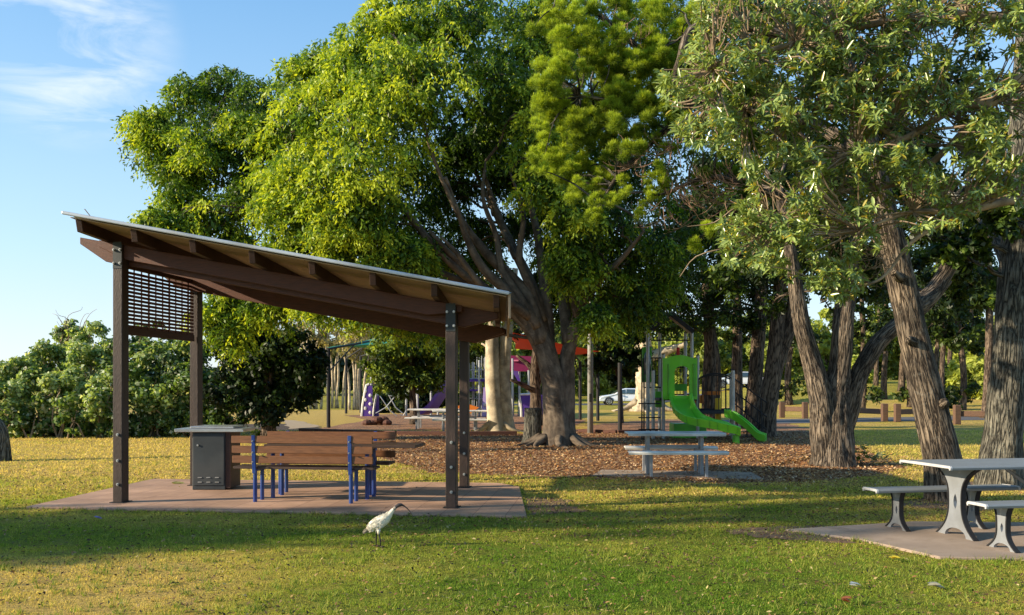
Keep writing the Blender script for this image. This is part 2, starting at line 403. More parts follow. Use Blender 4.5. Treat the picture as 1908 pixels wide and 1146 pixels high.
def limb_to(mb, start, end, r0, r1, sag=.15, n=6, seg=4, wob=.08, seed=0):
    s=Vector(start);e=Vector(end); L=(e-s).length; pts=[];rr=[]
    rs=random.Random(seed*7.3+L)
    for i in range(seg+1):
        t=i/seg; p=s.lerp(e,t)+Vector((0,0,sag*L*math.sin(math.pi*t)*(1 if rs.random()<.8 else -.4)))
        if 0<i<seg: p+=Vector((rs.uniform(-1,1),rs.uniform(-1,1),rs.uniform(-1,1)))*wob*L
        pts.append(p); rr.append(r0+(r1-r0)*t)
    mb.tube(pts,rr,n=n,res=3,cap=False)
    return pts
def twigs_to_lobes(mb, limbs, lobes, r=.05, per=2, seed=1, n=5):
    pts=[Vector(p) for l in limbs for p in l]; rs=random.Random(seed)
    for c,rad in zip(lobes[0],lobes[1]):
        for k in range(per):
            e=Vector(c)+Vector((rs.uniform(-.6,.6)*rad[0],rs.uniform(-.6,.6)*rad[1],rs.uniform(-.5,.5)*rad[2]))
            q=min(pts,key=lambda p:(p-e).length+max(0,p.z-e.z)*1.5)
            ps=limb_to(mb,q,e,r,r*.25,sag=.08,n=n,seed=rs.random())
            for j in range(3):
                f=Vector(e)+Vector((rs.uniform(-1,1),rs.uniform(-1,1),rs.uniform(-.6,1)))*rad[0]*.7
                limb_to(mb,ps[rs.choice([2,3])],f,r*.4,r*.12,sag=.05,n=4,seed=rs.random())

# ================================================================== SETTING
def smooth(a,b,x):
    t=min(1,max(0,(x-a)/(b-a))); return t*t*(3-2*t)
def gz(x,y):
    z=smooth(44,85,y)*smooth(10,24,x)*2.2
    z+=smooth(90,200,y)*1.5
    return z
def fbm(x,y,s,o=3):
    v=0;a=1;t=0
    for i in range(o): v+=a*mnoise.noise(Vector((x/s,y/s,3.7*i))); t+=a; a*=.5; s*=.5
    return v/t
def dryness(x,y):
    "0 = lush green, 1 = dry straw"
    v=.42+.6*fbm(x+5,y*1.6,2.3)
    v+=.75*math.exp(-((x+3.2)**2/3.5+(y-7.0)**2/1.6))      # dry corner bottom left
    v+=.38*smooth(12.5,17,y)*smooth(-1.5,-5,x)              # straw lawn before the hedge
    v+=.28*smooth(11,14,y)
    v-=.42*math.exp(-((x-.6)**2/9+(y-7.6)**2/3))
    v+=.12*smooth(1,4,x)
    return min(1,max(0,v))

xs=np.concatenate([-np.geomspace(900,26,26),np.linspace(-25,25,168),np.geomspace(26,900,26)])
ys=np.concatenate([[-60,-20,-6,0,3],np.linspace(5,34,98),np.linspace(34.6,120,70),np.geomspace(125,1500,18)])
def ground_sheet():
    nx,ny=len(xs),len(ys); V=np.zeros((ny,nx,3)); dr=[]
    for j,y in enumerate(ys):
        for i,x in enumerate(xs):
            V[j,i]=(x,y,gz(x,y)); dr.append(dryness(x,y) if 3<y<60 and abs(x)<40 else .45)
    I=np.arange(nx*ny).reshape(ny,nx)
    idx=np.stack([I[:-1,:-1],I[:-1,1:],I[1:,1:],I[1:,:-1]],-1).reshape(-1,4)
    me=bpy.data.meshes.new('lawn'); me.from_pydata(V.reshape(-1,3).tolist(),[],idx.tolist())
    a=me.attributes.new('dry','FLOAT','POINT'); a.data.foreach_set('value',np.array(dr,dtype=np.float32))
    me.polygons.foreach_set('use_smooth',[True]*len(me.polygons))
    m,nt,out=newmat('lawn'); L=nt.links.new
    at_=N(nt,'ShaderNodeAttribute',attribute_name='dry'); tc=N(nt,'ShaderNodeTexCoord')
    def nz(s,d=6,ro=.6):
        n=N(nt,'ShaderNodeTexNoise'); n.inputs['Scale'].default_value=s; n.inputs['Detail'].default_value=d; n.inputs['Roughness'].default_value=ro
        L(tc.outputs['Object'],n.inputs['Vector']); return n.outputs[0]
    n1=nz(2.2,8,.7); n2=nz(28,5); n3=nz(90,3)
    ad=N(nt,'ShaderNodeMath',operation='MULTIPLY_ADD'); L(n1,ad.inputs[0]); ad.inputs[1].default_value=.9; 
    sb=N(nt,'ShaderNodeMath',operation='SUBTRACT'); L(at_.outputs['Fac'],sb.inputs[0]); sb.inputs[1].default_value=.45; L(sb.outputs[0],ad.inputs[2])
    r=ramp(nt,ad.outputs[0],[(.05,(.13,.19,.02)),(.35,(.28,.28,.045)),(.65,(.5,.38,.08)),(.95,(.58,.41,.13))])
    r2=ramp(nt,n2,[(.32,(.4,.4,.35)),(.6,(1.1,1.1,1.05))])
    mx=N(nt,'ShaderNodeMix',data_type='RGBA',blend_type='MULTIPLY'); mx.inputs[0].default_value=.85; L(r.outputs[0],mx.inputs[6]); L(r2.outputs[0],mx.inputs[7])
    b=N(nt,'ShaderNodeBsdfPrincipled'); b.inputs['Roughness'].default_value=.9; b.inputs['Specular IOR Level'].default_value=.1
    L(mx.outputs[2],b.inputs['Base Color'])
    mm=N(nt,'ShaderNodeMath',operation='ADD'); L(n2,mm.inputs[0]); L(n3,mm.inputs[1])
    bp=N(nt,'ShaderNodeBump'); bp.inputs['Strength'].default_value=1; bp.inputs['Distance'].default_value=.05; L(mm.outputs[0],bp.inputs['Height']); L(bp.outputs[0],b.inputs['Normal'])
    L(b.outputs[0],out.inputs[0]); me.materials.append(m)
    o=bpy.data.objects.new('lawn',me); COL.objects.link(o); tag(o,kind='structure')
ground_sheet()

def poly_sheet(name,pts,z,matl,jag=.0,sub=10,seed=0,kind='structure'):
    out=[]
    n=len(pts)
    for i in range(n):
        a=Vector(pts[i]);b=Vector(pts[(i+1)%n])
        for k in range(sub):
            p=a.lerp(b,k/sub); 
            q=p+Vector((mnoise.noise(p*1.3+Vector((seed,0,0))),mnoise.noise(p*1.3+Vector((0,seed,5))),0))*jag+Vector((rnd.uniform(-1,1),rnd.uniform(-1,1),0))*jag*.25
            out.append((q.x,q.y,z+(gz(q.x,q.y))))
    me=bpy.data.meshes.new(name); me.from_pydata(out,[],[tuple(range(len(out)))]); me.materials.append(matl)
    o=bpy.data.objects.new(name,me); COL.objects.link(o); tag(o,kind=kind); return o
def mulchmat():
    m,nt,out=newmat('mulch'); L=nt.links.new; tc=N(nt,'ShaderNodeTexCoord')
    v=N(nt,'ShaderNodeTexVoronoi'); v.inputs['Scale'].default_value=22; v.inputs['Randomness'].default_value=1
    n=N(nt,'ShaderNodeTexNoise'); n.inputs['Scale'].default_value=1.6; n.inputs['Detail'].default_value=8
    mp=N(nt,'ShaderNodeMapping'); L(tc.outputs['Object'],mp.inputs[0]); L(mp.outputs[0],v.inputs['Vector']); L(tc.outputs['Object'],n.inputs['Vector'])
    sp=N(nt,'ShaderNodeSeparateColor'); L(v.outputs['Color'],sp.inputs[0])
    r=ramp(nt,sp.outputs[0],[(0,(.08,.03,.012)),(.4,(.22,.1,.04)),(.8,(.40,.2,.08)),(1,(.55,.33,.15))])
    r2=ramp(nt,n.outputs[0],[(.35,(.6,.55,.5)),(.65,(1.1,1.05,1))])
    mx=N(nt,'ShaderNodeMix',data_type='RGBA',blend_type='MULTIPLY'); mx.inputs[0].default_value=1; L(r.outputs[0],mx.inputs[6]); L(r2.outputs[0],mx.inputs[7])
    b=N(nt,'ShaderNodeBsdfPrincipled'); b.inputs['Roughness'].default_value=.9; L(mx.outputs[2],b.inputs['Base Color'])
    bp=N(nt,'ShaderNodeBump'); bp.inputs['Strength'].default_value=1; bp.inputs['Distance'].default_value=.06; L(sp.outputs[1],bp.inputs['Height']); L(bp.outputs[0],b.inputs['Normal'])
    L(b.outputs[0],out.inputs[0]); return m
M['mulch']=mulchmat()
bed_px=[(600,811),(650,828),(720,858),(800,880),(950,886),(1110,889),(1300,900),(1500,899),(1620,888),(1690,872),(1640,852),(1590,830),(1530,806),(1480,790),(1380,782),(1230,782),(1110,790),(1060,806),(950,808)]
bed=[gnd(*p) for p in bed_px]
poly_sheet('mulch_bed',bed,.004,M['mulch'],jag=.7,sub=14,seed=2)
play_px=[(690,805),(560,804),(690,783),(640,774),(760,771),(1000,771),(1090,783),(1050,804),(950,804)]
poly_sheet('playground_mulch',[gnd(*p) for p in play_px],.008,M['mulch'],jag=.3,seed=4)
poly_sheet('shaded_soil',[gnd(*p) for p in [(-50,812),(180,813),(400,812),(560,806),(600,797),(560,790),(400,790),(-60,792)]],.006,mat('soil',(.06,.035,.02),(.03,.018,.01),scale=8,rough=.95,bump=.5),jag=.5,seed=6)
earth=mat('earth',(.2,.12,.07),(.12,.07,.04),scale=8,rough=.95,bump=.5)
def blob(cx,cy,rx,ry): return [Vector((cx+rx*math.cos(k*math.pi/5),cy+ry*math.sin(k*math.pi/5),0)) for k in range(10)]
EARTH=[[Vector((.2,12.7,0)),Vector((.85,12.4,0)),Vector((1.0,11.2,0)),Vector((.25,10.8,0)),Vector((.12,11.8,0))],
 [gnd(1340,992),gnd(1440,980),gnd(1560,978),gnd(1600,1012),gnd(1420,1004)],
 blob(5.95,11.9,.75,.6),blob(7.75,14.1,.8,.7)]
for i,e in enumerate(EARTH): poly_sheet('bare_earth',e,.003+.0004*i,earth,jag=.22,seed=9+i)
poly_sheet('dirt_track',[gnd(540,800),gnd(600,795),gnd(560,785),gnd(500,780),gnd(490,783),gnd(530,787)],.010,mat('sandy',(.38,.29,.18),(.28,.2,.12),scale=5,rough=.95,bump=.3),jag=.2,seed=8)
# road and far grass
road=mat('asphalt',(.11,.105,.11),(.07,.068,.072),scale=6,rough=.9,bump=.2,bscale=90)
def strip(name,pts,w,z,matl,kind='structure'):
    mb=MB(); n=len(pts); vs=[]
    for i,p in enumerate(pts):
        p=Vector(p); t=(Vector(pts[min(i+1,n-1)])-Vector(pts[max(i-1,0)])).normalized(); s=Vector((-t.y,t.x,0))*w/2
        for q in (p-s,p+s): vs.append((q.x,q.y,gz(q.x,q.y)+z))
    mb.add(vs,[(2*i,2*i+1,2*i+3,2*i+2) for i in range(n-1)])
    return tag(mb.build(name,matl),kind=kind)
rp=[]
for i in range(46):
    t=i/45; rp.append(Vector((9+t*40, 39+4*math.sin(t*2.5)+t*6,0)))
strip('road',rp,4.2,.012,road)
rp=[Vector((-10+i*1.5,77.5+.02*i*i*.3,0)) for i in range(60)]
strip('car_park_road',rp,7,.012,road)

# shelter slab: paved, sits slightly proud of the lawn
def slab(name,pts,h,matl,bev=.01):
    mb=MB(); n=len(pts); vs=[(p[0],p[1],-.12) for p in pts]+[(p[0],p[1],h) for p in pts]
    mb.add(vs,[tuple(range(n))[::-1],tuple(range(n,2*n))]+[(i,(i+1)%n,n+(i+1)%n,n+i) for i in range(n)])
    return tag(mb.build(name,matl,bevel=bev),kind='structure')
SL=[gnd(48,948),gnd(982,966),gnd(968,910),gnd(930,903),gnd(285,895)]
def pavemat():
    m,nt,out=newmat('paving'); L=nt.links.new; tc=N(nt,'ShaderNodeTexCoord')
    mp=N(nt,'ShaderNodeMapping'); mp.inputs['Rotation'].default_value=(0,0,R(6)); L(tc.outputs['Object'],mp.inputs[0])
    br=N(nt,'ShaderNodeTexBrick'); br.inputs['Scale'].default_value=1; br.inputs['Mortar Size'].default_value=.006
    br.inputs['Brick Width'].default_value=.4; br.inputs['Row Height'].default_value=.4; br.offset=0
    br.inputs['Color1'].default_value=(.46,.29,.195,1); br.inputs['Color2'].default_value=(.38,.235,.155,1); br.inputs['Mortar'].default_value=(.24,.14,.1,1)
    L(mp.outputs[0],br.inputs['Vector'])
    n=N(nt,'ShaderNodeTexNoise'); n.inputs['Scale'].default_value=1.1; n.inputs['Detail'].default_value=9; n.inputs['Roughness'].default_value=.7; L(tc.outputs['Object'],n.inputs['Vector'])
    r2=ramp(nt,n.outputs[0],[(.3,(.6,.58,.55)),(.7,(1.15,1.12,1.08))])
    mx=N(nt,'ShaderNodeMix',data_type='RGBA',blend_type='MULTIPLY'); mx.inputs[0].default_value=1; L(br.outputs[0],mx.inputs[6]); L(r2.outputs[0],mx.inputs[7])
    b=N(nt,'ShaderNodeBsdfPrincipled'); b.inputs['Roughness'].default_value=.8; L(mx.outputs[2],b.inputs['Base Color'])
    n2=N(nt,'ShaderNodeTexNoise'); n2.inputs['Scale'].default_value=80; L(tc.outputs['Object'],n2.inputs['Vector'])
    bp=N(nt,'ShaderNodeBump'); bp.inputs['Strength'].default_value=.3; bp.inputs['Distance'].default_value=.01; L(n2.outputs[0],bp.inputs['Height']); L(bp.outputs[0],b.inputs['Normal'])
    L(b.outputs[0],out.inputs[0]); return m
slab('paved_slab',SL,.03,pavemat())
slab('concrete_slab',[gnd(1462,990),gnd(1600,1008),gnd(1750,1042),Vector((7.6,7.75,0)),Vector((8.4,10.1,0)),gnd(1700,975)],.025,M['concrete'])
slab('concrete_pad',[gnd(1102,888),gnd(1425,895),gnd(1400,881),gnd(1120,877)],.02,M['concrete'])

# ================================================================== SHELTER
FL=Vector((-5.31,11.95,0)); FR=Vector((-.78,11.42,0)); BLp=Vector((-5.02,14.0,0)); BRp=Vector((-.74,13.72,0))
U=(FR-FL).normalized(); Vd=Vector((-U.y,U.x,0)); rz=math.atan2(U.y,U.x)
SLP=.19
def ztop(X): return 3.53-SLP*(X+5.31)      # beam top
def zroof(X): return ztop(X)+.15
sh=thing('picnic_shelter','open timber picnic shelter with one sloping metal roof on four dark posts','shelter',((FL+BRp)/2))
def bolt(parent,p,d,r=.017):
    mb=MB(); d=Vector(d); mb.tube([p,Vector(p)+d*.02],r,n=10); mb.tube([Vector(p)+d*.02,Vector(p)+d*.035],r*.55,n=6); mb.build('bolt',M['boltsteel'],parent)
for P,zt in ((FL,3.5),(FR,2.62),(BLp,3.42),(BRp,2.56)):
    mb=MB(); mb.box(P+Vector((0,0,zt/2+.02)),(.135,.17,zt),rz=rz)
    po=mb.build('post',M['postwood'],sh,bevel=.008)
    if P in (FL,FR):
        mb=MB(); mb.box(P+Vector((0,0,zt-.13))-Vd*.088,(.125,.006,.36),rz=rz); mb.build('bracket_plate',M['bbq'],po)
        for dx in (-.045,.045):
            for dz in (-.06,-.24): bolt(po,P+U*dx-Vd*.09+Vector((0,0,zt+dz)),-Vd)
    for dz in ((.24,.56,.88) if P in (FR,BRp) else (.28,.6,.95)): bolt(po,P+U*.01-Vd*.085+Vector((0,0,dz)),-Vd,.02)
    mb=MB(); mb.box(P+Vector((0,0,.036)),(.2,.23,.008),rz=rz); mb.build('foot_plate',M['darkmetal'],po)
def beam(P0,dz,off,name='beam',s0=-.66,s1=5.15,h=.27,th=.09,m='hardwood_h'):
    o=P0+Vd*off; ss=[]
    def Z(s): return ztop(P0.x+U.x*s)+dz
    poly=[(s0,Z(s0)),(s0,Z(s0)-.09),(s0+.38,Z(s0+.38)-h),(s1-.45,Z(s1-.45)-h),(s1,Z(s1)-.08),(s1,Z(s1))]
    mb=MB(); mb.prism(poly,Vector((o.x,o.y,0)),U,(0,0,1),th); return mb.build(name,M[m],sh,bevel=.006)
beam(FL,0,.145); beam(FL,0,-.01,th=.05,s0=-.3,s1=4.7,h=.2)
beam(BLp,-.06,-.14,s0=-.6,s1=4.95,h=.31); beam(BLp,-.06,.145,s0=-.6,s1=4.95,h=.29)
# roof outline, in plan
RA=Vector((-5.6,11.1,0)); RB=Vector((-.05,10.62,0)); RU=(RB-RA).normalized(); RV=Vector((-.01,1,0)); RL=(RB-RA).length; RD=4.35
def rpt(s,t,dz=0):
    p=RA+RU*s+RV*t; p.z=zroof(p.x)+.02+dz; return p
# purlins
for i in range(8):
    s=.08+ (RL-.22)*i/7
    if i==0: s=.12
    mb=MB(); u=RV; 
    zz=rpt(s,2).z-.022
    t0=.03
    o=RA+RU*s; dzt=(rpt(s,RD).z-rpt(s,0).z)/RD
    poly=[(t0,0),(t0+.05,-.15),(RD-.1,-.15),(RD-.1,0)]
    mb.prism(poly,Vector((o.x,o.y,rpt(s,0).z-.022)),(u+Vector((0,0,dzt))),(0,0,1),.075)
    mb.build('purlin',M['hardwood'],sh,bevel=.004)
mb=MB(); a,b,c,d=rpt(.02,.02,-.02),rpt(RL-.02,.02,-.02),rpt(RL-.02,RD,-.02),rpt(.02,RD,-.02)
mb.add([a,b,c,d,a+Vector((0,0,.012)),b+Vector((0,0,.012)),c+Vector((0,0,.012)),d+Vector((0,0,.012))],[(0,3,2,1),(4,5,6,7),(0,1,5,4),(1,2,6,5),(2,3,7,6),(3,0,4,7)])
mb.build('ceiling_lining',M['soffit'],sh)
mb=MB(); vs=[];nn=130
for i in range(nn+1):
    s=-.02+(RL+.04)*0+RL*0
    t=-.03+(RD+.06)*i/nn
    z=.03+.012*math.sin(i*2*math.pi/5)
    for ss in (-.05,RL+.04): vs.append(rpt(ss,t,z))
mb.add(vs,[(2*i,2*i+1,2*i+3,2*i+2) for i in range(nn)]); mb.build('roof_sheet',M['roofmetal'],sh,smooth=True)
mb=MB(); mb.bar(rpt(-.06,-.03,.022),rpt(RL+.02,-.03,.022),.045,.045); mb.build('edge_capping',M['roofmetal'],sh,bevel=.012,seg=2)
mb=MB(); mb.bar(rpt(-.06,RD+.03,.022),rpt(RL+.02,RD+.03,.022),.05,.05); mb.build('edge_capping',M['roofmetal'],sh,bevel=.01)
mb=MB(); mb.prism([(0,-.0),(0,-.3),(RD,-.3),(RD,0)],Vector((rpt(RL+.02,0).x,rpt(RL+.02,0).y,rpt(RL,0).z+.02)),RV,(0,0,1),.03); mb.build('fascia_board',M['soffit'],sh,bevel=.004)
mb=MB(); mb.tube([rpt(.3,.02,.03),rpt(.22,.0,.12)],.006,n=5); mb.build('twig_on_roof',M['twig'],sh)
# lattice screen between the two left posts
lat=MB(); W0=FL+U*.0+Vd*.11; W1=BLp-Vd*.11; dv=(W1-W0).normalized(); LL=(W1-W0).length; pu=Vector((dv.y,-dv.x,0))
z0,z1=2.36,3.25
fr=MB(); fr.bar(W0+Vector((0,0,z0)),W1+Vector((0,0,z0-.0)),.05,.1); fr.bar(W0+Vector((0,0,z1)),W1+Vector((0,0,z1)),.05,.06)
lo=fr.build('screen_frame',M['hardwood'],sh,bevel=.003)
for k in range(15):
    z=z0+.07+k*(z1-z0-.1)/15; lat.bar(W0+Vector((0,0,z)),W1+Vector((0,0,z)),.02,.035)
lat.build('screen_slats',M['hardwood_h'],lo)
lat=MB()
for k in range(1,10):
    p=W0+dv*LL*k/10+pu*.016; lat.bar(p+Vector((0,0,z0+.04)),p+Vector((0,0,z1)),.018 if k%3 else .04,.014,up=(1,0,0))
lat.build('screen_battens',M['hardwood_h'],lo)

# ================================================================== BENCHES, TABLE, BARBECUE under the roof
def park_bench(name,label,origin,ang,facing=1,width=1.96):
    "origin: middle of the back leg line; seat reaches along local +y*facing"
    t=thing(name,label,'bench',origin,group='slatted timber benches at the shelter table')
    rot=Matrix.Rotation(ang,3,'Z')
    def w(x,y,z): return Vector(origin)+rot@Vector((x,y*facing,z))
    for sx in (-.67,.67):
        mb=MB(); mb.tube([w(sx,0.03,0),w(sx,.03,.44)],.028,n=12); mb.build('leg',M['bluepaint'],t,smooth=False)
        mb=MB(); mb.tube([w(sx,.27,0),w(sx,.27,.43)],.028,n=12); mb.build('leg',M['bluepaint'],t)
        mb=MB(); mb.bar(w(sx,.0,.39),w(sx,-.035,.91),.05,.03,up=rot@Vector((0,1,0))); mb.bar(w(sx,-.01,.43),w(sx,.36,.43),.04,.03); br=mb.build('back_support',M['bluepaint'],t,bevel=.003)
        for z in (.55,.68,.83):
            bolt(br,w(sx,-.05 if facing>0 else -.05,z),rot@Vector((0,-1*facing,0)),.011)
    for k,z in enumerate((.58,.715,.85)):
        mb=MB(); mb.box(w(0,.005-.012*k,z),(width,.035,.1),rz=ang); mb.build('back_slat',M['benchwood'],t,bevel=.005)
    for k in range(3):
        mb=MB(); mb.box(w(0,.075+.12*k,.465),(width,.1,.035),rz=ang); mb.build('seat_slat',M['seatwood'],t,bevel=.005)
    return t
B1=Vector((-2.83,11.86,.03)); park_bench('park_bench','timber slat bench on blue legs, seen from behind, nearest the lawn',B1,rz)
B2=Vector((-2.68,13.02,.03)); park_bench('park_bench','timber slat bench on blue legs facing out from beyond the shelter table',B2,rz,facing=-1)
T=Vector((-2.45,12.45,.03)); t=thing('picnic_table','dark timber plank table on blue legs between two slatted benches','table',T)
rot=Matrix.Rotation(rz,3,'Z')
for k in range(4):
    mb=MB(); mb.box(T+rot@Vector((.1,-.24+.16*k,.745)),(2.15,.15,.04),rz=rz); mb.build('tabletop_plank',M['seatwood'],t,bevel=.005)
for sx in (-.9,.46):
    for sy in (-.17,.17):
        mb=MB(); mb.tube([T+rot@Vector((sx,sy,0)),T+rot@Vector((sx,sy,.72))],.03,n=12); mb.build('leg',M['bluepaint'],t)
    mb=MB(); mb.bar(T+rot@Vector((sx,-.28,.705)),T+rot@Vector((sx,.28,.705)),.04,.035); mb.build('crossbar',M['bluepaint'],t)
Q=Vector((-4.56,13.6,.03)); q=thing('barbecue','dark electric barbecue cabinet with a stainless steel benchtop under the shelter','barbecue',Q)
mb=MB(); mb.box(Q+Vector((-.04,0,.44)),(.5,.5,.88),rz=0); cab=mb.build('cabinet',M['bbq'],q,bevel=.008)
mb=MB(); mb.box(Q+Vector((.25,.0,.45)),(.08,.48,.86),rz=0); mb.build('side_panel',M['hardwood'],cab,bevel=.006)
mb=MB(); mb.box(Q+Vector((-.04,-.256,.46)),(.47,.012,.78),rz=0); dr=mb.build('door',M['bbq'],cab,bevel=.004)
mb=MB()
for i in range(3):
    for j in range(2): mb.box(Q+Vector((-.17+.13*i,-.265,.12+.07*j)),(.06,.012,.012),rz=0)
mb.build('vent',M['boltsteel'],dr)
mb=MB(); mb.tube([Q+Vector((-.2,-.262,.68)),Q+Vector((-.2,-.278,.68))],.015,n=12); mb.build('push_button',M['boltsteel'],dr)
mb=MB(); mb.box(Q+Vector((-.02,0,.905)),(1.04,.62,.05),rz=0); tp=mb.build('benchtop',M['steel'],q,bevel=.006)
mb=MB(); mb.box(Q+Vector((-.0,0.02,.948)),(.66,.5,.035),rz=0); mb.build('hotplate',M['steel'],tp,bevel=.01)

# ================================================================== ALUMINIUM PICNIC SETS
def plank_run(parent,name,o,ux,uy,L,W,z,n,m='alum',cap=True,dz=-.0):
    "n extruded planks side by side, length L along ux, total width W along uy, centred at o; rounded edge"
    w=W/n
    for k in range(n):
        c=o+uy*(-W/2+w*(k+.5)); mb=MB()
        edge=.035 if m=='alum' else .05
        if k==0: prof=[(-w/2+.002,-edge),(-w/2-.003,-.012),(-w/2+.012,.004),(w/2-.003,.006),(w/2-.003,-.02),(-w/2+.02,-.02),(-w/2+.02,-edge)]
        elif k==n-1: prof=[(-w/2+.003,-.02),(-w/2+.003,.006),(w/2-.012,.004),(w/2+.003,-.012),(w/2-.002,-edge),(w/2-.02,-edge),(w/2-.02,-.02)]
        else: prof=[(-w/2+.003,-.02),(-w/2+.003,.006),(w/2-.003,.006),(w/2-.003,-.02)]
        mb.prism(prof,c+Vector((0,0,z)),uy,Vector((0,0,1)),L)
        pl=mb.build(name,M[m],parent,bevel=.002)
        if cap:
            for sg in (-1,1):
                mb=MB(); pr=[(a*1.02,b*1.12-.0) for a,b in prof]
                mb.prism([(a,b+.003) for a,b in pr],c+ux*sg*(L/2+.007)+Vector((0,0,z)),uy,Vector((0,0,1)),.03)
                mb.build('end_cap',M['alumcap' if m=='alum' else 'alumwhite'],pl,bevel=.003)
def cast_leg(parent,p,uy,h,topw,midw,footw,th=.06,m='alumleg',slot=True):
    "flat cast pedestal: flared foot with an arch cut, narrow waist with a slot, flared head; drawn in the uy/z plane"
    L=[];n=18
    def half(t): 
        if t<.5: return midw+(footw-midw)*(1-t/.5)**2.6
        return midw+(topw-midw)*((t-.5)/.5)**3.2
    for i in range(n+1): t=i/n; L.append((half(t),t*h))
    arch=[(footw*.55*math.cos(math.pi*k/8),footw*.5*math.sin(math.pi*k/8)) for k in range(9)]
    u=uy; ux=Vector((uy.y,-uy.x,0))
    # build in strips so that the slot stays open
    mb=MB(); s0,s1=.42*h,.58*h; sw=midw*.28
    def add_poly(poly,tt): mb.prism(poly,p,u,Vector((0,0,1)),tt)
    # lower part as two legs + waist
    zs=[q for q in L]
    outerR=[(a,b) for a,b in zs]; 
    # right & left mesh strips between outer outline and inner outline (arch / slot / centre)
    def inner(b):
        if b<footw*.3: return footw*.55*math.sqrt(max(0,1-(b/(footw*.3))**2))
        if slot and s0<b<s1: return sw*math.sqrt(max(0,1-((b-(s0+s1)/2)/((s1-s0)/2))**2*.8))
        return 0
    bs=sorted(set([b for a,b in zs]+[footw*.3*q for q in (.3,.6,.8,.92,.98,1)]+[s0+1e-4,s1-1e-4,s0+.01,s1-.01]))
    def hw(b): return half(b/h)
    vs=[];fs=[]
    wn=ux*(th/2)
    for sg in (1,-1):
        base=len(vs)
        for b in bs:
            o=hw(b); i=min(inner(b),o-.01)
            for a in (i*sg,o*sg):
                for s in (-1,1): vs.append(p+u*a+Vector((0,0,b))+wn*s)
        for k in range(len(bs)-1):
            q=base+4*k
            fs+=[(q,q+2,q+6,q+4),(q+1,q+5,q+7,q+3),(q+2,q+3,q+7,q+6),(q,q+4,q+5,q+1)]
        fs.append((base,base+1,base+3,base+2)); q=base+4*(len(bs)-1); fs.append((q,q+2,q+3,q+1))
    mb.add(vs,fs); leg=mb.build('leg',M[m],parent)
    # raised dark rib along the outline
    rb=MB()
    for sg in (1,-1):
        pts=[p+u*(hw(b)*sg)+Vector((0,0,b)) for a,b in zs]
        for a,b in zip(pts[:-1],pts[1:]): rb.bar(a,b,.012 if False else th+.02,.014,up=u)
    rb.build('rim',M['darkmetal' if m=='alumleg' else m],leg)
    return leg
# big set on the right
ux=Vector((.985,.17,0)).normalized(); uy=Vector((-ux.y,ux.x,0))
c0=Vector((4.43+.0,8.82,0)); c1=Vector((4.26,9.68,0)); mid=(c0+c1)/2; TL=1.9
tc_=mid+ux*TL/2
S=thing('picnic_table','grey aluminium picnic table with a bench on both sides, on the concrete at the right','picnic table',tc_+Vector((0,0,.025)))
b0=Vector((0,0,.025))
plank_run(S,'tabletop_plank',tc_+b0,ux,uy,TL,.84,.765,3)
for s in (.32,TL-.4):
    cast_leg(S,mid+ux*s+b0-uy*.06,uy,.735,.34,.1,.3,th=.035)
mb=MB(); mb.bar(tc_-ux*(TL/2-.3)+Vector((0,0,.745)),tc_+ux*(TL/2-.2)+Vector((0,0,.745)),.05,.04); mb.build('rail',M['alumleg'],S)
mb=MB(); mb.tube([mid+ux*(TL-.4)+Vector((0,0,.35)),mid+ux*(TL-.4)-ux*.55+Vector((0,0,.72))],.018,n=6); mb.build('brace',M['alumleg'],S)
# far bench
fb=at(1632,921,1.16*F/(921-720)) ; fb=Vector((3.98,9.62,0))
def bench_at(endp,L,z=.45,legs=(.3,1.4)):
    cc=endp+ux*L/2
    plank_run(S,'seat_plank',cc+b0,ux,uy,L,.27,z,2)
    for s in legs: cast_leg(S,endp+ux*s+b0,uy,z-.03,.11,.065,.2,th=.03)
bench_at(Vector((3.95,9.68,0)),1.72,legs=(.32,1.25))
bench_at(Vector((4.48,8.46,0)),1.9,legs=(.27,1.5))
# middle white-grey set
def small_set(base,label,uxx,L=1.72,s=1.0,group=None):
    uyy=Vector((-uxx.y,uxx.x,0)); t=thing('picnic_table',label,'picnic table',base)
    plank_run(t,'tabletop_plank',base,uxx,uyy,L,.72,.75*s,3,m='alumwhite',cap=False)
    for sg in (-1,1):
        plank_run(t,'seat_plank',base+uyy*sg*.62+uxx*.03*sg,uxx,uyy,L*1.0,.26,.45*s,1,m='alumwhite',cap=False)
    for e in (-L/2+.38,L/2-.38):
        p=base+uxx*e
        for a in (-.1,.1):
            mb=MB(); mb.bar(p+uyy*a,p+uyy*a+Vector((0,0,.73*s)),.06,.05,up=uyy); mb.build('leg',M['alumleg'],t,bevel=.004)
        mb=MB(); mb.bar(p-uyy*.62+Vector((0,0,.425*s)),p+uyy*.62+Vector((0,0,.425*s)),.05,.04); mb.bar(p-uyy*.33+Vector((0,0,.72*s)),p+uyy*.33+Vector((0,0,.72*s)),.05,.04); mb.build('crossbar',M['alumleg'],t)
        for sg in (-1,1):
            mb=MB(); mb.bar(p+uyy*sg*.55,p+uyy*sg*.55+Vector((0,0,.42*s)),.05,.05,up=uyy); mb.build('leg',M['alumleg'],t,bevel=.004)
    mb=MB(); mb.bar(base-uxx*(L/2-.38)+Vector((0,0,.5)),base+uxx*(L/2-.38)+Vector((0,0,.5)),.03,.05); mb.build('rail',M['alumleg'],t)
    return t
bp=at(1256,0,15.9); bp.z=.02
small_set(bp,'pale metal picnic table with attached seats on the pad before the green slide',Vector((1,-.03,0)).normalized(),L=1.72)
b2=at(808,0,33.2); b2.z=0; small_set(b2,'pale picnic table on the mulch, left one of the pair before the purple slide',Vector((1,-.05,0)).normalized(),L=1.9,s=1)
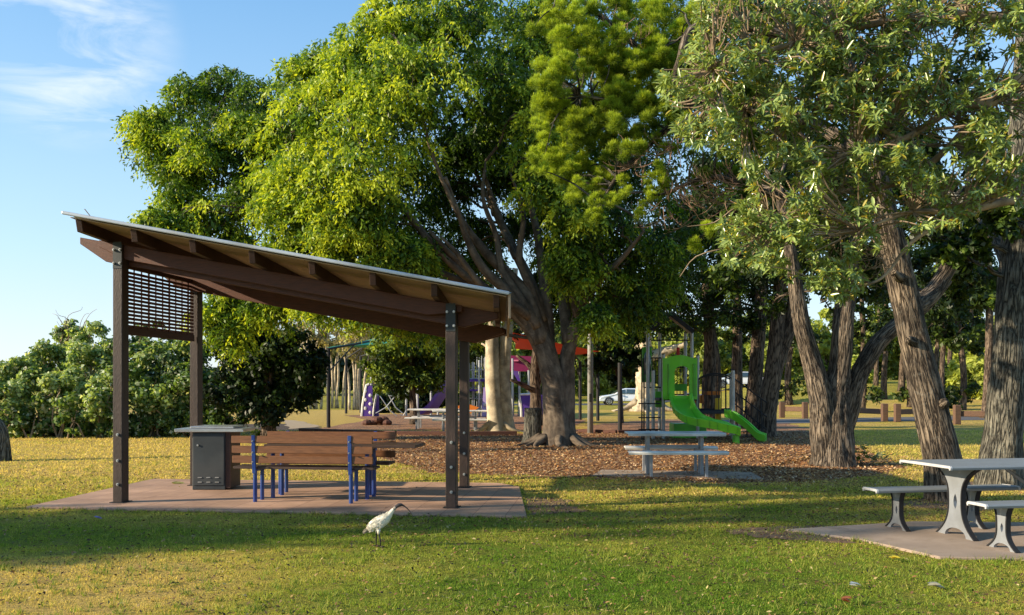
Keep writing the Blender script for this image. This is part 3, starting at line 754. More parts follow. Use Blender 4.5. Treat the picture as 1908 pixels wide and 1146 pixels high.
b3=at(856,0,31.2); b3.z=0; small_set(b3,'pale picnic table on the mulch, right one of the pair and nearer the pale trunk',Vector((1,.12,0)).normalized(),L=1.9,s=1)

# ================================================================== IBIS
def ibis():
    D=8.75
    def w(px,py,dy=0): p=at(px,py,D); p.y+=dy; return p
    mb=MB(); white=(.78,.72,.58); dk=(.03,.028,.03)
    cl=[(678,992,.004),(683,988.5,.014),(688,984.5,.032),(695,979.5,.052),(703,975,.062),(711,971,.062),(718,966,.052),(724,960.5,.036),(728.5,955,.024),(732,950.5,.018),(736,946.5,.0155),(739.5,943.2,.0165),(743,941.2,.019),(747,940.6,.0165),(750.5,941.6,.010),(755,944.2,.0068),(760,948.6,.0055),(764,953.5,.0045),(767,958,.0035),(769,962,.002)]
    pts=[w(a,b) for a,b,c in cl]; rr=[c for a,b,c in cl]
    pts,rr=spline(pts,rr,3); n=16
    m0=len(mb.f); mb.tube(pts,rr,n=n,squash=(1.0,.82))
    cols=[]
    for i in range(len(pts)-1):
        t=i/3
        for k in range(n):
            c=white
            if t>=10.2: c=(.05,.045,.05)
            elif t>=9.2: c=(.3,.27,.23)
            if 13<t: c=(.06,.05,.05)
            if t<2.3: c=(.5,.44,.33)
            cols.append(c)
    mb.fc=cols+[(.5,.44,.33),(.06,.05,.05)]
    for (a,b,c2,d2,dy) in ((701,990,700.5,1017,.02),(706,991,709.5,1019.5,-.02)):
        kx,ky=(a+c2)/2+ (1.6 if dy<0 else -.6),(b+d2)/2+1
        mb.tube([w(a,b-5,dy),w(a,b+4,dy)],[.021,.009],n=8,col=white)
        p3=w(c2,d2,dy); p3.z=.014
        mb.tube([w(a,b+2,dy),w(kx,ky,dy),p3],[.007,.0065,.005],n=6,col=dk)
        mb.ball(w(kx,ky,dy),.0085,8,6)
        mb.fc[-48:]=[dk]*48
        for ang in (-.5,0,.5,2.9):
            e=p3+Vector((math.cos(ang)*.05,math.sin(ang)*.05,-.008)); mb.tube([p3,(p3+e)/2+Vector((0,0,.004)),e],[.0045,.004,.002],n=5,col=dk)
    # eye
    mb.ball(w(744.6,939.6,-.0165),.0028,6,4); mb.fc[-24:]=[(.005,.005,.005)]*24
    t=thing('ibis','white ibis with a bare dark head and long curved bill walking on the grass','bird',(w(704,0).x,D,0))
    b=mb.build('body',M['bird'],t,smooth=True)
    # folded wing and tail plumes
    wg=MB(); P=[];
    A=[];Pp=[];Ls=[];C=[]
    for k in range(240):
        u=rnd.random(); v=rnd.uniform(-1,1); s=rnd.choice((-1,1))
        i=int((2.4+u*5.4)*3); c=pts[i]; r=rr[i]; th=v*1.25
        x=Vector((.55,0,.83)); p=c+(Vector((-.35,0,.94))*math.sin(th)*1.0+Vector((0,s*.86,0))*math.cos(th))*r*1.0
        Pp.append(p); A.append((-.8+rnd.uniform(-.1,.1),s*.05,-.56+rnd.uniform(-.12,.1))); Ls.append(.03); g=rnd.uniform(.8,1.1); C.append((.76*g,.7*g,.56*g))
    for k in range(26):
        p=w(686+rnd.uniform(-2,3),984+rnd.uniform(-2,3),rnd.uniform(-.02,.02)); Pp.append(p); A.append((-.8,rnd.uniform(-.15,.15),-.75)); Ls.append(.065); C.append((.5,.42,.3) if k%4 else (.08,.07,.07))
    leaves('feathers',np.array([tuple(p) for p in Pp]),np.array(A),np.array(Ls),.016,np.array(C),M['bird'],t,Nn=np.array([(0.05,-1,0.1)]*len(Pp)))
ibis()

# ================================================================== GREEN PLAYGROUND TOWER
def sweep(mb,pts,rights,prof):
    "prof: list of (a along right, b up) swept along pts"
    n=len(prof); vs=[]
    for p,r in zip(pts,rights):
        for a,b in prof: vs.append(Vector(p)+Vector(r)*a+Vector((0,0,b)))
    fs=[(i*n+k,i*n+(k+1)%n,(i+1)*n+(k+1)%n,(i+1)*n+k) for i in range(len(pts)-1) for k in range(n)]
    fs+=[tuple(range(n))[::-1],tuple((len(pts)-1)*n+k for k in range(n))]
    mb.add(vs,fs)
PD=27.0
def pz(py,D=PD): return CH-(py-HY)*D/F
def pw(px,py,D=PD): return at(px,py,D)
pg=thing('play_tower','green and grey playground tower with a pitched roof and a curved green slide','playground',(at(1250,820,PD).x,PD,0))
posts=[(1207,PD,612),(1229,PD+1.1,620),(1289,PD,612),(1277,PD+1.1,620),(1217,PD-.3,690),(1236,PD-.15,660),(1300,PD-.1,662),(1366,PD-.3,690),(1296,PD+1.3,700),(1362,PD+1.2,700)]
for px,D,py in posts:
    p=at(px,py,D); mb=MB(); mb.tube([(p.x,p.y,0),(p.x,p.y,p.z)],.052,n=12); o=mb.build('post',M['galv'],pg,smooth=False)
    mb=MB(); mb.ball((p.x,p.y,p.z),(.056,.056,.03),10,6); mb.build('post_cap',M['darkmetal'],o)
# gable roof
e0=pw(1206,617,PD-.1);pk=pw(1249,583,PD-.1);e1=pw(1292,617,PD-.1); dd=Vector((.15,1.4,0))
mb=MB()
for a,b in ((e0,pk),(pk,e1)):
    nrm=Vector((-(b-a).z,0,(b-a).x)).normalized()*.05
    mb.add([a,b,b+dd,a+dd,a+nrm,b+nrm,b+dd+nrm,a+dd+nrm],[(0,1,2,3),(4,7,6,5),(0,4,5,1),(1,5,6,2),(2,6,7,3),(3,7,4,0)])
mb.build('roof',M['greyroof'],pg)
mb=MB(); 
for a,b in ((e0,pk),(pk,e1)): mb.bar(a+Vector((0,-.03,-.03)),b+Vector((0,-.03,-.03)),.04,.12)
mb.bar(pw(1213,634),pw(1285,634),.04,.04); mb.build('roof_frame',M['darkmetal'],pg)
# arched front panel, hole for the slide mouth
x0,x1=at(1234,0,PD-.15).x,at(1298,0,PD-.15).x; zb,zt=pz(744),pz(662)
def arch_panel(name,x0,x1,zb,zt,hx0,hx1,hz0,hz1,y,th,m,parent,crown=.1):
    mb=MB(); outer=[];inner=[];n=32; hc=(hx0+hx1)/2; hw=(hx1-hx0)/2; cz=hz1-hw
    inn=[(hx0,hz0),(hx1,hz0)]+[(hc+hw*math.cos(math.pi*k/12),cz+hw*.85*math.sin(math.pi*k/12)) for k in range(13)]
    oc=(x0+x1)/2
    out=[(x0,zb),(x1,zb)]
    for k in range(13):
        t=k/12; x=x1+(x0-x1)*t; out.append((x,zt-crown+crown*(math.sin(math.pi*t)**1.5)+(.03 if k in(0,12) else 0)))
    n=len(inn); vs=[]
    for yy in (y-th/2,y+th/2): vs+=[(a,yy,b) for a,b in out]+[(a,yy,b) for a,b in inn]
    fs=[]
    for i in range(n):
        j=(i+1)%n
        fs+=[(i,j,n+j,n+i),(2*n+i,3*n+i,3*n+j,2*n+j),(i,2*n+i,2*n+j,j),(n+i,n+j,3*n+j,3*n+i)]
    mb.add(vs,fs); return mb.build(name,M[m],parent)
hx0,hx1=at(1256,0,PD-.15).x,at(1284,0,PD-.15).x
arch_panel('front_panel',x0,x1,zb,zt,hx0,hx1,pz(737),pz(680),PD-.2,.07,'greenplastic',pg,crown=.12)
mb=MB(); mb.box((at(1243,0,PD).x,PD-.25,(pz(678)+pz(738))/2),(.05,.03,pz(678)-pz(738))); mb.build('panel_trim',M['greenpanel'],pg,bevel=.01)
mb=MB(); mb.box((at(1291,0,PD).x,PD-.25,(pz(678)+pz(738))/2),(.09,.04,pz(678)-pz(738))); mb.build('panel_trim',M['greenpanel'],pg,bevel=.01)
mb=MB(); mb.box((at(1266,0,PD).x,PD+.6,pz(722)),(.7,.05,.22)); mb.build('rear_panel',M['greenpanel'],pg,bevel=.01)
mb=MB(); mb.box((at(1228,0,PD+1).x,PD+1.0,pz(745)),(.25,.05,.5)); mb.build('rear_panel',M['greenpanel'],pg,bevel=.01)
# curved slide
path=[(1268,743,PD-.25),(1270,754,PD-.55),(1276,768,PD-1.0),(1290,782,PD-1.5),(1312,790,PD-1.9),(1336,795,PD-2.1),(1358,801,PD-2.25),(1378,807,PD-2.3)]
pp=[at(*q) for q in path]; pp,_=spline(pp,[1]*len(pp),6)
rights=[]
for i,p in enumerate(pp):
    t=(pp[min(i+1,len(pp)-1)]-pp[max(i-1,0)]); t.z=0; t.normalize(); rights.append(Vector((-t.y,t.x,0))*1)
prof=[(-.31,-.06),(.31,-.06),(.36,.16),(.33,.18),(.28,.16),(.24,.0),(-.24,.0),(-.28,.16),(-.33,.18),(-.36,.16)]
mb=MB(); sweep(mb,pp,rights,prof); sl=mb.build('slide',M['greenplastic'],pg,smooth=False)
mb=MB()
for i in range(8,len(pp)-2,4): 
    for sg in (-1,1): mb.bar(pp[i]+rights[i]*.345*sg+Vector((0,0,-.04)),pp[i]+rights[i]*.37*sg+Vector((0,0,.15)),.015,.02)
mb.build('slide_rib',M['greenpanel'],sl)
e=pp[-1]; mb=MB(); mb.bar((e.x-.1,e.y,0),(e.x-.1,e.y,e.z-.05),.12,.3); mb.build('slide_foot',M['greenpanel'],sl)
# second slide
path=[(1352,773,PD-.3),(1366,777,PD-.6),(1385,790,PD-.9),(1402,805,PD-1.15),(1413,815,PD-1.3),(1427,820,PD-1.4)]
p2=[at(*q) for q in path]; p2,_=spline(p2,[1]*len(p2),5)
r2=[Vector((.35,.9,0)).normalized() for _ in p2]
mb=MB(); sweep(mb,p2,r2,[(a*.85,b) for a,b in prof]); mb.build('slide',M['greenplastic'],pg)
# platform, railings, climbing frame, bubble
zz=pz(768)
mb=MB(); mb.box(((at(1300,0,PD).x+at(1366,0,PD).x)/2,PD+.5,zz),(1.15,1.4,.09)); mb.build('platform',M['grate'],pg,bevel=.005)
mb=MB(); mb.box((at(1262,0,PD).x,PD+.5,pz(744)),(1.15,1.3,.08)); mb.build('platform',M['grate'],pg,bevel=.005)
def railing(xa,xb,D,ytop,ybot,arch=10,n=7):
    mb=MB(); pts=[]
    for k in range(13):
        t=k/12; pts.append(at(xa+(xb-xa)*t,ytop-arch*math.sin(math.pi*t)**.7,D))
    mb.tube(pts,.022,n=6); mb.tube([at(xa,ybot,D),at(xb,ybot,D)],.022,n=6)
    for k in range(n+1):
        t=k/n; mb.tube([at(xa+(xb-xa)*t,ybot,D),at(xa+(xb-xa)*t,ytop-arch*math.sin(math.pi*t)**.7,D)],.013,n=5)
    mb.build('railing',M['darkmetal'],pg)
railing(1302,1364,PD-.15,706,764,10,5); railing(1299,1362,PD+1.2,708,762,9,7); railing(1250,1290,PD+1.1,690,735,6,7)
railing(1199,1232,PD+.5,667,722,0,6)
for px in (1196,1200): 
    mb=MB(); mb.tube([at(px,820,PD-.9),at(px,668,PD-.9)],.022,n=6); mb.build('ladder_rail',M['darkmetal'],pg)
mb=MB()
for py in (752,778,800): mb.tube([at(1190,py,PD-.9),at(1230,py,PD-.5)],.02,n=5)
mb.build('rungs',M['darkmetal'],pg)
mb=MB()
for k in range(6): 
    mb.bar(at(1367+k*11,712+k*13,PD+.2),at(1367+k*11,742+k*13,PD+.2),.02,.02)
for s in (0,24,46): mb.tube([at(1366,704+s,PD+.2),at(1428,750+s*1.1,PD+.2)],.02,n=5)
for q in (1372,1390,1418): mb.tube([at(q,740,PD+.2),at(q+2,815,PD+.1)],.018,n=5)
mb.build('stair_rail',M['darkmetal'],pg)
mb=MB()
for k in range(5): mb.box((at(1374+k*11,0,PD+.5).x,PD+.6,zz-.13-k*.17),(.26,.9,.04))
mb.build('steps',M['grate'],pg)
mb=MB(); mb.box((at(1211,0,PD).x,PD+.6,(pz(645)+pz(712))/2),(.3,.05,pz(645)-pz(712))); sp=mb.build('side_panel',M['greenpanel'],pg,bevel=.02)
mb=MB(); mb.ball((at(1211,0,PD).x,PD+.52,(pz(652)+pz(702))/2),(.13,.12,.4),16,10); mb.build('bubble_window',M['glass'],sp,smooth=True)
mb=MB(); mb.box((at(1275,0,PD).x,PD+1.0,pz(655)),(.1,.05,.34)); mb.build('sign_panel',M['red'],pg,bevel=.02)
mb=MB(); mb.tube([at(1338,742,PD+1.1),at(1338,785,PD+1.1)],.1,n=12); mb.build('play_drum',M['yellow'],pg)
mb=MB(); mb.box((at(1312,0,PD).x,PD+1.25,pz(745)),(.5,.04,.26)); mb.build('coloured_panel',M['orange'],pg,bevel=.01)
mb=MB(); mb.box((at(1345,0,PD).x,PD+1.25,pz(733)),(.5,.04,.12)); mb.build('coloured_panel',M['orange'],pg,bevel=.01)
mb=MB(); mb.box((at(1285,0,PD).x,PD+.3,pz(803)),(1.0,.8,.45)); mb.build('under_box',M['greenpanel'],pg,bevel=.02)

# ================================================================== PURPLE PLAYGROUND
K=47.0
pp0=thing('climbing_playground','purple and grey climbing playground with a wavy slide behind the picnic tables','playground',(at(850,0,K).x,K,0))
def kw(px,py,d=0): return at(px,py,K+d)
for px,pt in ((803,716),(816,712),(870,668),(882,655),(893,668),(905,664),(955,668),(968,668),(985,690),(1005,676),(757,733),(778,722),(692,690)):
    p=kw(px,pt,rnd.uniform(-.6,.8)); mb=MB(); mb.tube([(p.x,p.y,0),p],.06,n=8); mb.build('post',M['galv'],pp0)
mb=MB()
for k in range(11):
    x=866+k*4.5; mb.tube([kw(x,662+rnd.uniform(0,8),.3),kw(x+rnd.uniform(-1,1),776,.3)],.022,n=5)
for py in (690,706,722,742,760): mb.tube([kw(862,py,.25),kw(912,py+rnd.uniform(-3,3),.25)],.025,n=5)
mb.build('climbing_net',M['galv'],pp0)
mb=MB()
for k in range(9):
    x=950+k*7.5; mb.tube([kw(x,672,.5),kw(x,776,.5)],.02,n=5)
for py in (684,712,734): mb.tube([kw(948,py,.5),kw(1012,py,.5)],.025,n=5)
mb.build('rail_panel',M['darkmetal'],pp0)
sp=[kw(846,712),kw(836,718,-.4),kw(822,738,-.9),(kw(808,758,-1.3)),kw(796,768,-1.5),kw(784,771,-1.7)]
sp,_=spline([Vector(p) for p in sp],[1]*6,5)
mb=MB(); sweep(mb,sp,[Vector((.35,1,0)).normalized()]*len(sp),[(-.6,-.06),(.6,-.06),(.64,.2),(.56,.2),(.52,0),(.06,0),(.03,.1),(-.03,.1),(-.06,0),(-.52,0),(-.56,.2),(-.64,.2)]); mb.build('slide',M['purple'],pp0)
def curved_panel(px0,px1,pt,pb,d,m,holes=0,lean=8,trim=True):
    x0=kw(px0,0,d).x;x1=kw(px1,0,d).x; a=pz(pb,K+d);b=pz(pt,K+d); w=x1-x0; ln=lean*K/F
    poly=[(x0,a),(x1,a),(x1,a+(b-a)*.93),(x1-w*.3,b),(x0+ln*1.0,b-(b-a)*.03),(x0+ln*.6,a+(b-a)*.7),(x0+ln*.2,a+(b-a)*.35)]
    mb=MB(); mb.prism(poly,Vector((0,K+d,0)),(1,0,0),(0,0,1),.08); o=mb.build('climbing_panel',M[m],pp0)
    if trim:
        mb=MB(); q=[Vector((x,K+d,z)) for x,z in (poly[0],poly[6],poly[5],poly[4],poly[3])]; mb.tube(q,.07,n=6); mb.build('panel_edge',M['alumwhite'],o)
    if holes:
        mb=MB()
        for k in range(holes):
            z=a+(b-a)*(.12+.8*k/holes); x=x0+w*(.35 if k%2 else .8); mb.ball((x,K+d-.04,z),(.085,.03,.1),10,6)
        mb.build('hand_hold',M['alumwhite'],o)
curved_panel(674,694,716,776,0,'purple',6,lean=9); curved_panel(696,706,735,776,.3,'purple',0,lean=6); curved_panel(768,776,734,776,.2,'lilac',0,lean=10)
curved_panel(972,1016,734,782,-1,'purple',0,lean=-3); curved_panel(898,914,720,776,-.6,'lilac',3,lean=3,trim=False); curved_panel(905,922,668,700,1.0,'lilac',0,lean=2,trim=False)
mb=MB(); mb.prism([(kw(945,0).x,pz(662,K)),(kw(940,0).x,pz(692,K)),(kw(996,0).x,pz(692,K)),(kw(990,0).x,pz(664,K))],Vector((0,K,0)),(1,0,0),(0,0,1),.1); mb.bar(kw(950,672,0),kw(990,672,1.8),1.1,.08); mb.build('roof',M['maroon'],pp0)
mb=MB(); mb.prism([(kw(953,0).x,pz(690,K)),(kw(965,0).x,pz(692,K)),(kw(972,0).x,pz(722,K))],Vector((0,K-.3,0)),(1,0,0),(0,0,1),.05); mb.build('pennant',M['purple'],pp0)
mb=MB(); mb.prism([(kw(856,0).x,pz(755,K)),(kw(856,0).x,pz(764,K)),(kw(880,0).x,pz(768,K)),(kw(895,0).x,pz(758,K)),(kw(876,0).x,pz(752,K))],Vector((0,K-1.5,0)),(1,0,0),(0,0,1),.5); mb.build('play_seat',M['orange'],pp0)
mb=MB(); mb.box(kw(885,709,.2),(2.0,.8,.12)); mb.build('platform',M['purple'],pp0)
mb=MB(); mb.box(kw(880,727,.1),(.7,.7,.1)); mb.build('platform',M['purple'],pp0)
mb=MB()
for a,b in (((708,738),(745,780)),((724,736),(750,770)),((738,736),(700,770)),((757,765),(745,772))): mb.tube([kw(*a),kw((a[0]+b[0])/2,(a[1]+b[1])/2+6),kw(*b)],.03,n=5)
mb.tube([kw(725,738),kw(757,738)],.04,n=6)
mb.build('rope_bridge',M['galv'],pp0)

# ================================================================== SHADE SAILS, POLES
def sail(label,posts,corners,m,sag=.35,frills=0):
    p0=posts[0]; t=thing('shade_sail',label,'shade sail',(at(p0[0],0,p0[2]).x,p0[2],0))
    for px,pt,D,arm in posts:
        b=at(px,pt,D); mb=MB(); mb.tube([(b.x,b.y,0),b],.075,n=10); po=mb.build('post',M['darkmetal'],t)
        if arm:
            mb=MB(); e=at(*arm); mb.tube([b,e],.045,n=8); mb.tube([b-Vector((0,0,.9)),b.lerp(e,.6)],.03,n=6); mb.build('arm',M['darkmetal'],po)
    a,b,c,d=[at(*q) for q in corners]; n=14; vs=[];
    for j in range(n+1):
        for i in range(n+1):
            u,v=i/n,j/n; p=(a*(1-u)+b*u)*(1-v)+(d*(1-u)+c*u)*v
            ed=4*sag*.5*(math.sin(math.pi*u)+math.sin(math.pi*v))*.5
            ctr=(a+b+c+d)/4; pull=.14*(math.sin(math.pi*u)*(abs(v-.5)*2)**3+math.sin(math.pi*v)*(abs(u-.5)*2)**3)
            p=p.lerp(ctr,pull); p.z-=sag*math.sin(math.pi*u)*math.sin(math.pi*v); vs.append(p)
    mb=MB(); mb.add(vs,[(j*(n+1)+i,j*(n+1)+i+1,(j+1)*(n+1)+i+1,(j+1)*(n+1)+i) for j in range(n) for i in range(n)])
    mb.build('canopy',M[m],t,smooth=True)
sail('green shade sail on black posts above the grass, left of the leafy round tree',[(612,650,34,(690,636,39)),(645,668,52,(700,632,48)),(672,664,53,(760,640,50))],[(606,648,35),(690,642,38),(830,634,52),(700,630,50)],'greensail',.25)
sail('red orange shade sail on black posts behind the big fig trunk',[(1081,674,42,(1060,652,38)),(1114,690,41,(1090,655,38)),(1155,676,31,None)],[(925,612,31),(1118,655,32),(1112,662,44),(960,650,44)],'redsail',.25)
lp=thing('light_pole','tall pale grey pole standing just right of the big fig trunk','pole',(at(1100,0,30).x,30,0))
mb=MB(); b=at(1100,808,30); tpz=at(1102,300,30); mb.tube([(b.x,30,-.05),(b.x,30,3.5),(tpz.x,30,tpz.z)],[.1,.095,.08],n=16); mb.build('shaft',M['polegrey'],lp,smooth=True)
mb=MB(); mb.box((b.x,29.9,pz(741,30)),(.1,.03,.28)); mb.build('access_plate',M['darkmetal'],lp,bevel=.01)
st=at(1155,0,30.5)

# ================================================================== TIMBER BARRIERS, EDGING
def barrier(label,pts,rails,h=.82):
    t=thing('timber_barrier',label,'barrier',(at(pts[0][0],0,pts[0][1]).x,pts[0][1],gz(at(pts[0][0],0,pts[0][1]).x,pts[0][1])),group=None)
    w=[]
    for px,D in pts:
        x=at(px,0,D).x; z=gz(x,D); w.append(Vector((x,D,z))); mb=MB(); mb.box((x,D,z+h/2),(.26,.22,h)); mb.build('post',M['timberlog'],t,bevel=.02)
    for a,b in rails:
        pa=w[a] if isinstance(a,int) else Vector((at(a[0],0,a[1]).x,a[1],gz(at(a[0],0,a[1]).x,a[1])))
        pb=w[b] if isinstance(b,int) else Vector((at(b[0],0,b[1]).x,b[1],gz(at(b[0],0,b[1]).x,b[1])))
        mb=MB(); mb.bar(pa+Vector((0,.16,h*.55)),pb+Vector((0,.16,h*.55)),.12,.24); mb.build('rail',M['timberlog'],t,bevel=.02)
barrier('low timber barrier ending between the three-stemmed tree and the leaning trunk',[(1648,40)],[((1540,44),0)])
barrier('low timber barrier running behind the leaning trunk towards the right',[(1672,39.5),(1783,37)],[(0,(1740,41)),(1,(1880,36))])
barrier('low timber barrier with a post beside the dark forked trunk',[(1457,45),(1500,44)],[(0,1)])
te=thing('timber_edging','dark red-brown sleeper edging along the back of the mulch bed','edging',gnd(720,808))
prev=None
eps=[gnd(558,805),gnd(640,808),gnd(740,811),gnd(850,812),gnd(965,811)]
for a,b in zip(eps[:-1],eps[1:]):
    mb=MB(); mb.bar(a+Vector((0,0,.06)),a.lerp(b,.98)+Vector((0,0,.06)),.12,.16); mb.build('sleeper',M['edgetimber'],te,bevel=.015)
te=thing('timber_edging','dark sleeper edging in the shade right of the grey pole','edging',gnd(1130,806))
eps=[gnd(1078,806),gnd(1150,808),gnd(1240,806)]
for a,b in zip(eps[:-1],eps[1:]):
    mb=MB(); mb.bar(a+Vector((0,0,.05)),a.lerp(b,.98)+Vector((0,0,.05)),.12,.14); mb.build('sleeper',M['edgetimber'],te,bevel=.015)
rk=MB()
for k in range(7):
    p=at(690+k*5,0,36.5); p.z=.1+.12*(k%2); rk.ball(p+Vector((rnd.uniform(-.1,.1),rnd.uniform(-.3,.3),0)),(.22,.2,.14),8,6)
rk=rk.build('rock_pile',M['edgetimber'],None); tag(rk,'small heap of reddish rocks at the edge of the far mulch','rocks')

# ================================================================== CARS
def car(label,px,py_base,D,px_len,facing,hatch=False):
    L=4.5; c=at(px,0,D); zb=gz(c.x,D); t=thing('parked_car',label,'car',(c.x,D,zb),group='white cars parked beyond the playground')
    f=facing
    def P(x,y,z): return Vector((c.x+x*f,D+y,zb+z))
    body=[(2.22,.35),(2.25,.55),(2.15,.72),(1.9,.82),(1.15,.93),(.95,.98),(.25,1.38),(-.1,1.45),(-.9,1.44),(-1.5,1.28),(-2.0,1.0),(-2.2,.95),(-2.25,.6),(-2.2,.33)]
    def shell(pro,wl,name,m,sm=False):
        mb=MB(); n=len(pro); vs=[]
        ys=[-.88,-.84,-.6,0,.6,.84,.88]
        for y in ys:
            for x,z in pro:
                q=abs(y)/.88; tum=max(0,z-.85)*.42
                zz=z-(.05*q**3 if z>.5 else 0); xx=x*(1-.03*q**3)
                yy=math.copysign(max(0,abs(y)-tum*q),y); vs.append(P(xx,yy,zz))
        fs=[(j*n+i,j*n+(i+1)%n,(j+1)*n+(i+1)%n,(j+1)*n+i) for j in range(len(ys)-1) for i in range(n)]
        fs+=[tuple(range(n))[::-1],tuple((len(ys)-1)*n+k for k in range(n))]
        mb.add(vs,fs); return mb.build(name,m,t,smooth=False,bevel=.02)
    bo=shell(body,1,'body',M['carpaint'])
    def win(poly):
        mb=MB(); vs=[]
        for x,z in poly: vs.append(P(x,-(.885-max(0,z-.85)*.42),z))
        n=len(vs); vs+=[v+Vector((0,.03,0)) for v in vs]
        mb.add(vs,[tuple(range(n)),tuple(range(n,2*n))[::-1]]+[(i,(i+1)%n,n+(i+1)%n,n+i) for i in range(n)]); mb.build('window',M['glass'],bo)
    win([(.82,1.0),(.25,1.32),(-.02,1.36),(-.02,1.0)]); win([(-.1,1.0),(-.1,1.37),(-.85,1.36),(-.9,1.0)]); win([(-.97,1.0),(-.93,1.35),(-1.35,1.25),(-1.6,1.06)])
    mb=MB(); q=.015; a=[P(.98,-.62,1.0),P(.98,.62,1.0),P(.3,.52,1.385),P(.3,-.52,1.385)]; a=[v+Vector((.03*f,0,.03)) for v in a]; mb.add(a,[(0,1,2,3)]); mb.build('windscreen',M['glass'],bo)
    for x in (1.38,-1.32):
        for y in (-.8,.8):
            mb=MB(); mb.tube([P(x,y-.11,.32),P(x,y+.11,.32)],.325,n=24); w=mb.build('wheel',M['tyre'],t)
            mb=MB(); sg=-1 if y<0 else 1
            mb.tube([P(x,y+sg*.1,.32),P(x,y+sg*.125,.32)],.06,n=10)
            for k in range(7):
                an=k*2*math.pi/7; mb.bar(P(x,y+sg*.118,.32),P(x+math.cos(an)*.21,y+sg*.118,.32+math.sin(an)*.21),.04,.02,up=(0,1,0))
            rr=[P(x+math.cos(k*math.pi/10)*.22,y+sg*.115,.32+math.sin(k*math.pi/10)*.22) for k in range(21)]; mb.tube(rr,.02,n=5)
            mb.build('rim',M['steel'],w)
            mb=MB(); arc=[P(x+math.cos(k*math.pi/10)*.37,y+sg*.085,.32+math.sin(k*math.pi/10)*.37) for k in range(11)]; mb.tube(arc,.03,n=5); mb.build('wheel_arch',M['darkmetal'],bo)
    for y in (-.6,.6):
        mb=MB(); mb.ball(P(2.12,y*1.12,.68),(.16,.18,.08),10,6); mb.build('headlight',M['lamp'],bo)
        mb=MB(); mb.ball(P(-2.16,y*1.12,.85),(.1,.18,.1),10,6); mb.build('tail_light',M['taillamp'],bo)
    mb=MB(); mb.ball(P(.72,-.98,1.02),(.1,.1,.07),8,6); mb.build('wing_mirror',M['carpaint'],bo)
    mb=MB()
    for x in (.08,-.9): mb.bar(P(x,-.882,.4),P(x,-.875,.95),.012,.012)
    mb.bar(P(.9,-.885,.36),P(-.95,-.885,.36),.02,.06); mb.build('door_seam',M['darkmetal'],bo)
car('white hatchback parked left of the pale buttressed trunk',1163,755,75,75,-1)
car('white car half hidden behind the play tower railings',1372,757,76,75,-1)

# ================================================================== TREES
def J(): return rnd.uniform(-1,1)
def trunkpts(lst,D0=None): return [at(*p) for p in lst]
# ---- big weeping fig
D=23.9
base=gnd(1040,829); base.z=0
fig=thing('fig_tree','huge spreading fig tree with a fluted trunk and weeping bright green foliage','tree',base)
mb=MB(); limbs=[]
def L_(pts,rad,n=14,fr=0,flare=None,res=5,seed=0,m=None):
    m=m if m is not None else mb
    P=[Vector(at(*p)) if not isinstance(p,Vector) else p for p in pts]; m.tube(P,rad,n=n,res=res,fr=fr,flare=flare,seed=seed,cap=True); limbs.append(spline(P,list(rad),4)[0]); return P
L_([(1040,845,D),(1038,800,D),(1035,760,D),(1032,715,D),(1020,672,D),(1000,632,D),(975,598,D-.1),(930,560,D-.4),(870,505,D-1),(800,430,D-2)],[0.413,0.378,0.344,0.318,0.267,0.206,0.172,0.138,0.095,0.043],n=56,flare=(.42,.4,7,.4),seed=2,fr=.06)
L_([(1048,845,D+.1),(1050,790,D+.1),(1054,720,D+.1),(1058,660,D+.1),(1075,600,D+.1),(1098,520,D),(1115,440,D-.3),(1125,340,D-.5)],[0.361,0.318,0.258,0.198,0.172,0.138,0.103,0.052],n=40,flare=(.38,.4,5,1.0),seed=5,fr=.06)
L_([(1030,700,D),(1015,640,D),(985,600,D+.2),(940,580,D+.5),(895,560,D+.6)],[0.275,0.232,0.172,0.120,0.069])
L_([(1008,640,D),(985,560,D),(955,520,D),(905,470,D-.5),(860,410,D-1),(830,330,D-2)],[0.258,0.206,0.163,0.129,0.086,0.043])
L_([(985,610,D),(940,540,D-.6),(900,500,D-1),(868,440,D-1.4),(850,380,D-2)],[0.189,0.146,0.120,0.086,0.034])
L_([(1015,650,D+.2),(1005,580,D+.3),(985,520,D+.4),(950,450,D+.8),(920,380,D+1),(890,280,D+1)],[0.241,0.189,0.155,0.120,0.086,0.034])
L_([(1020,655,D+.3),(1018,570,D+.4),(1010,500,D+.6),(1000,430,D+.8),(985,350,D+1.2),(1000,250,D+1.2)],[0.224,0.172,0.129,0.103,0.077,0.034])
L_([(1060,640,D),(1050,560,D+.6),(1040,480,D+1),(1030,400,D+1),(1040,300,D+1)],[0.189,0.146,0.103,0.077,0.034])
L_([(1090,560,D),(1120,520,D-.8),(1160,480,D-1.3),(1200,430,D-1.8)],[0.120,0.095,0.069,0.034])
L_([(930,555,D-.3),(850,500,D-1.2),(760,400,D-2),(690,300,D-2.5),(640,200,D-2.5)],[0.129,0.103,0.086,0.069,0.026])
L_([(900,540,D),(800,500,D-1),(700,440,D-1),(560,370,D),(440,300,D+1),(340,250,D+1)],[0.120,0.103,0.086,0.077,0.052,0.026])
L_([(960,480,D+.4),(900,350,D+1.5),(830,200,D+1.5),(790,60,D+1)],[0.086,0.060,0.043,0.026])
L_([(1000,610,D-.1),(970,560,D-.3),(935,500,D-.4),(925,440,D-.5),(900,370,D-.8),(905,300,D-.8)],[0.172,0.138,0.103,0.077,0.052,0.026])
L_([(1010,600,D+.1),(990,540,D),(968,480,D-.2),(975,400,D-.4),(950,320,D-.5)],[0.155,0.120,0.095,0.069,0.026])
L_([(985,590,D-.2),(945,560,D-.8),(900,535,D-1.2),(850,470,D-1.8),(820,440,D-2)],[0.146,0.112,0.095,0.060,0.026])
L_([(1075,590,D),(1062,520,D),(1070,450,D-.2),(1050,380,D-.4)],[0.103,0.086,0.060,0.026])
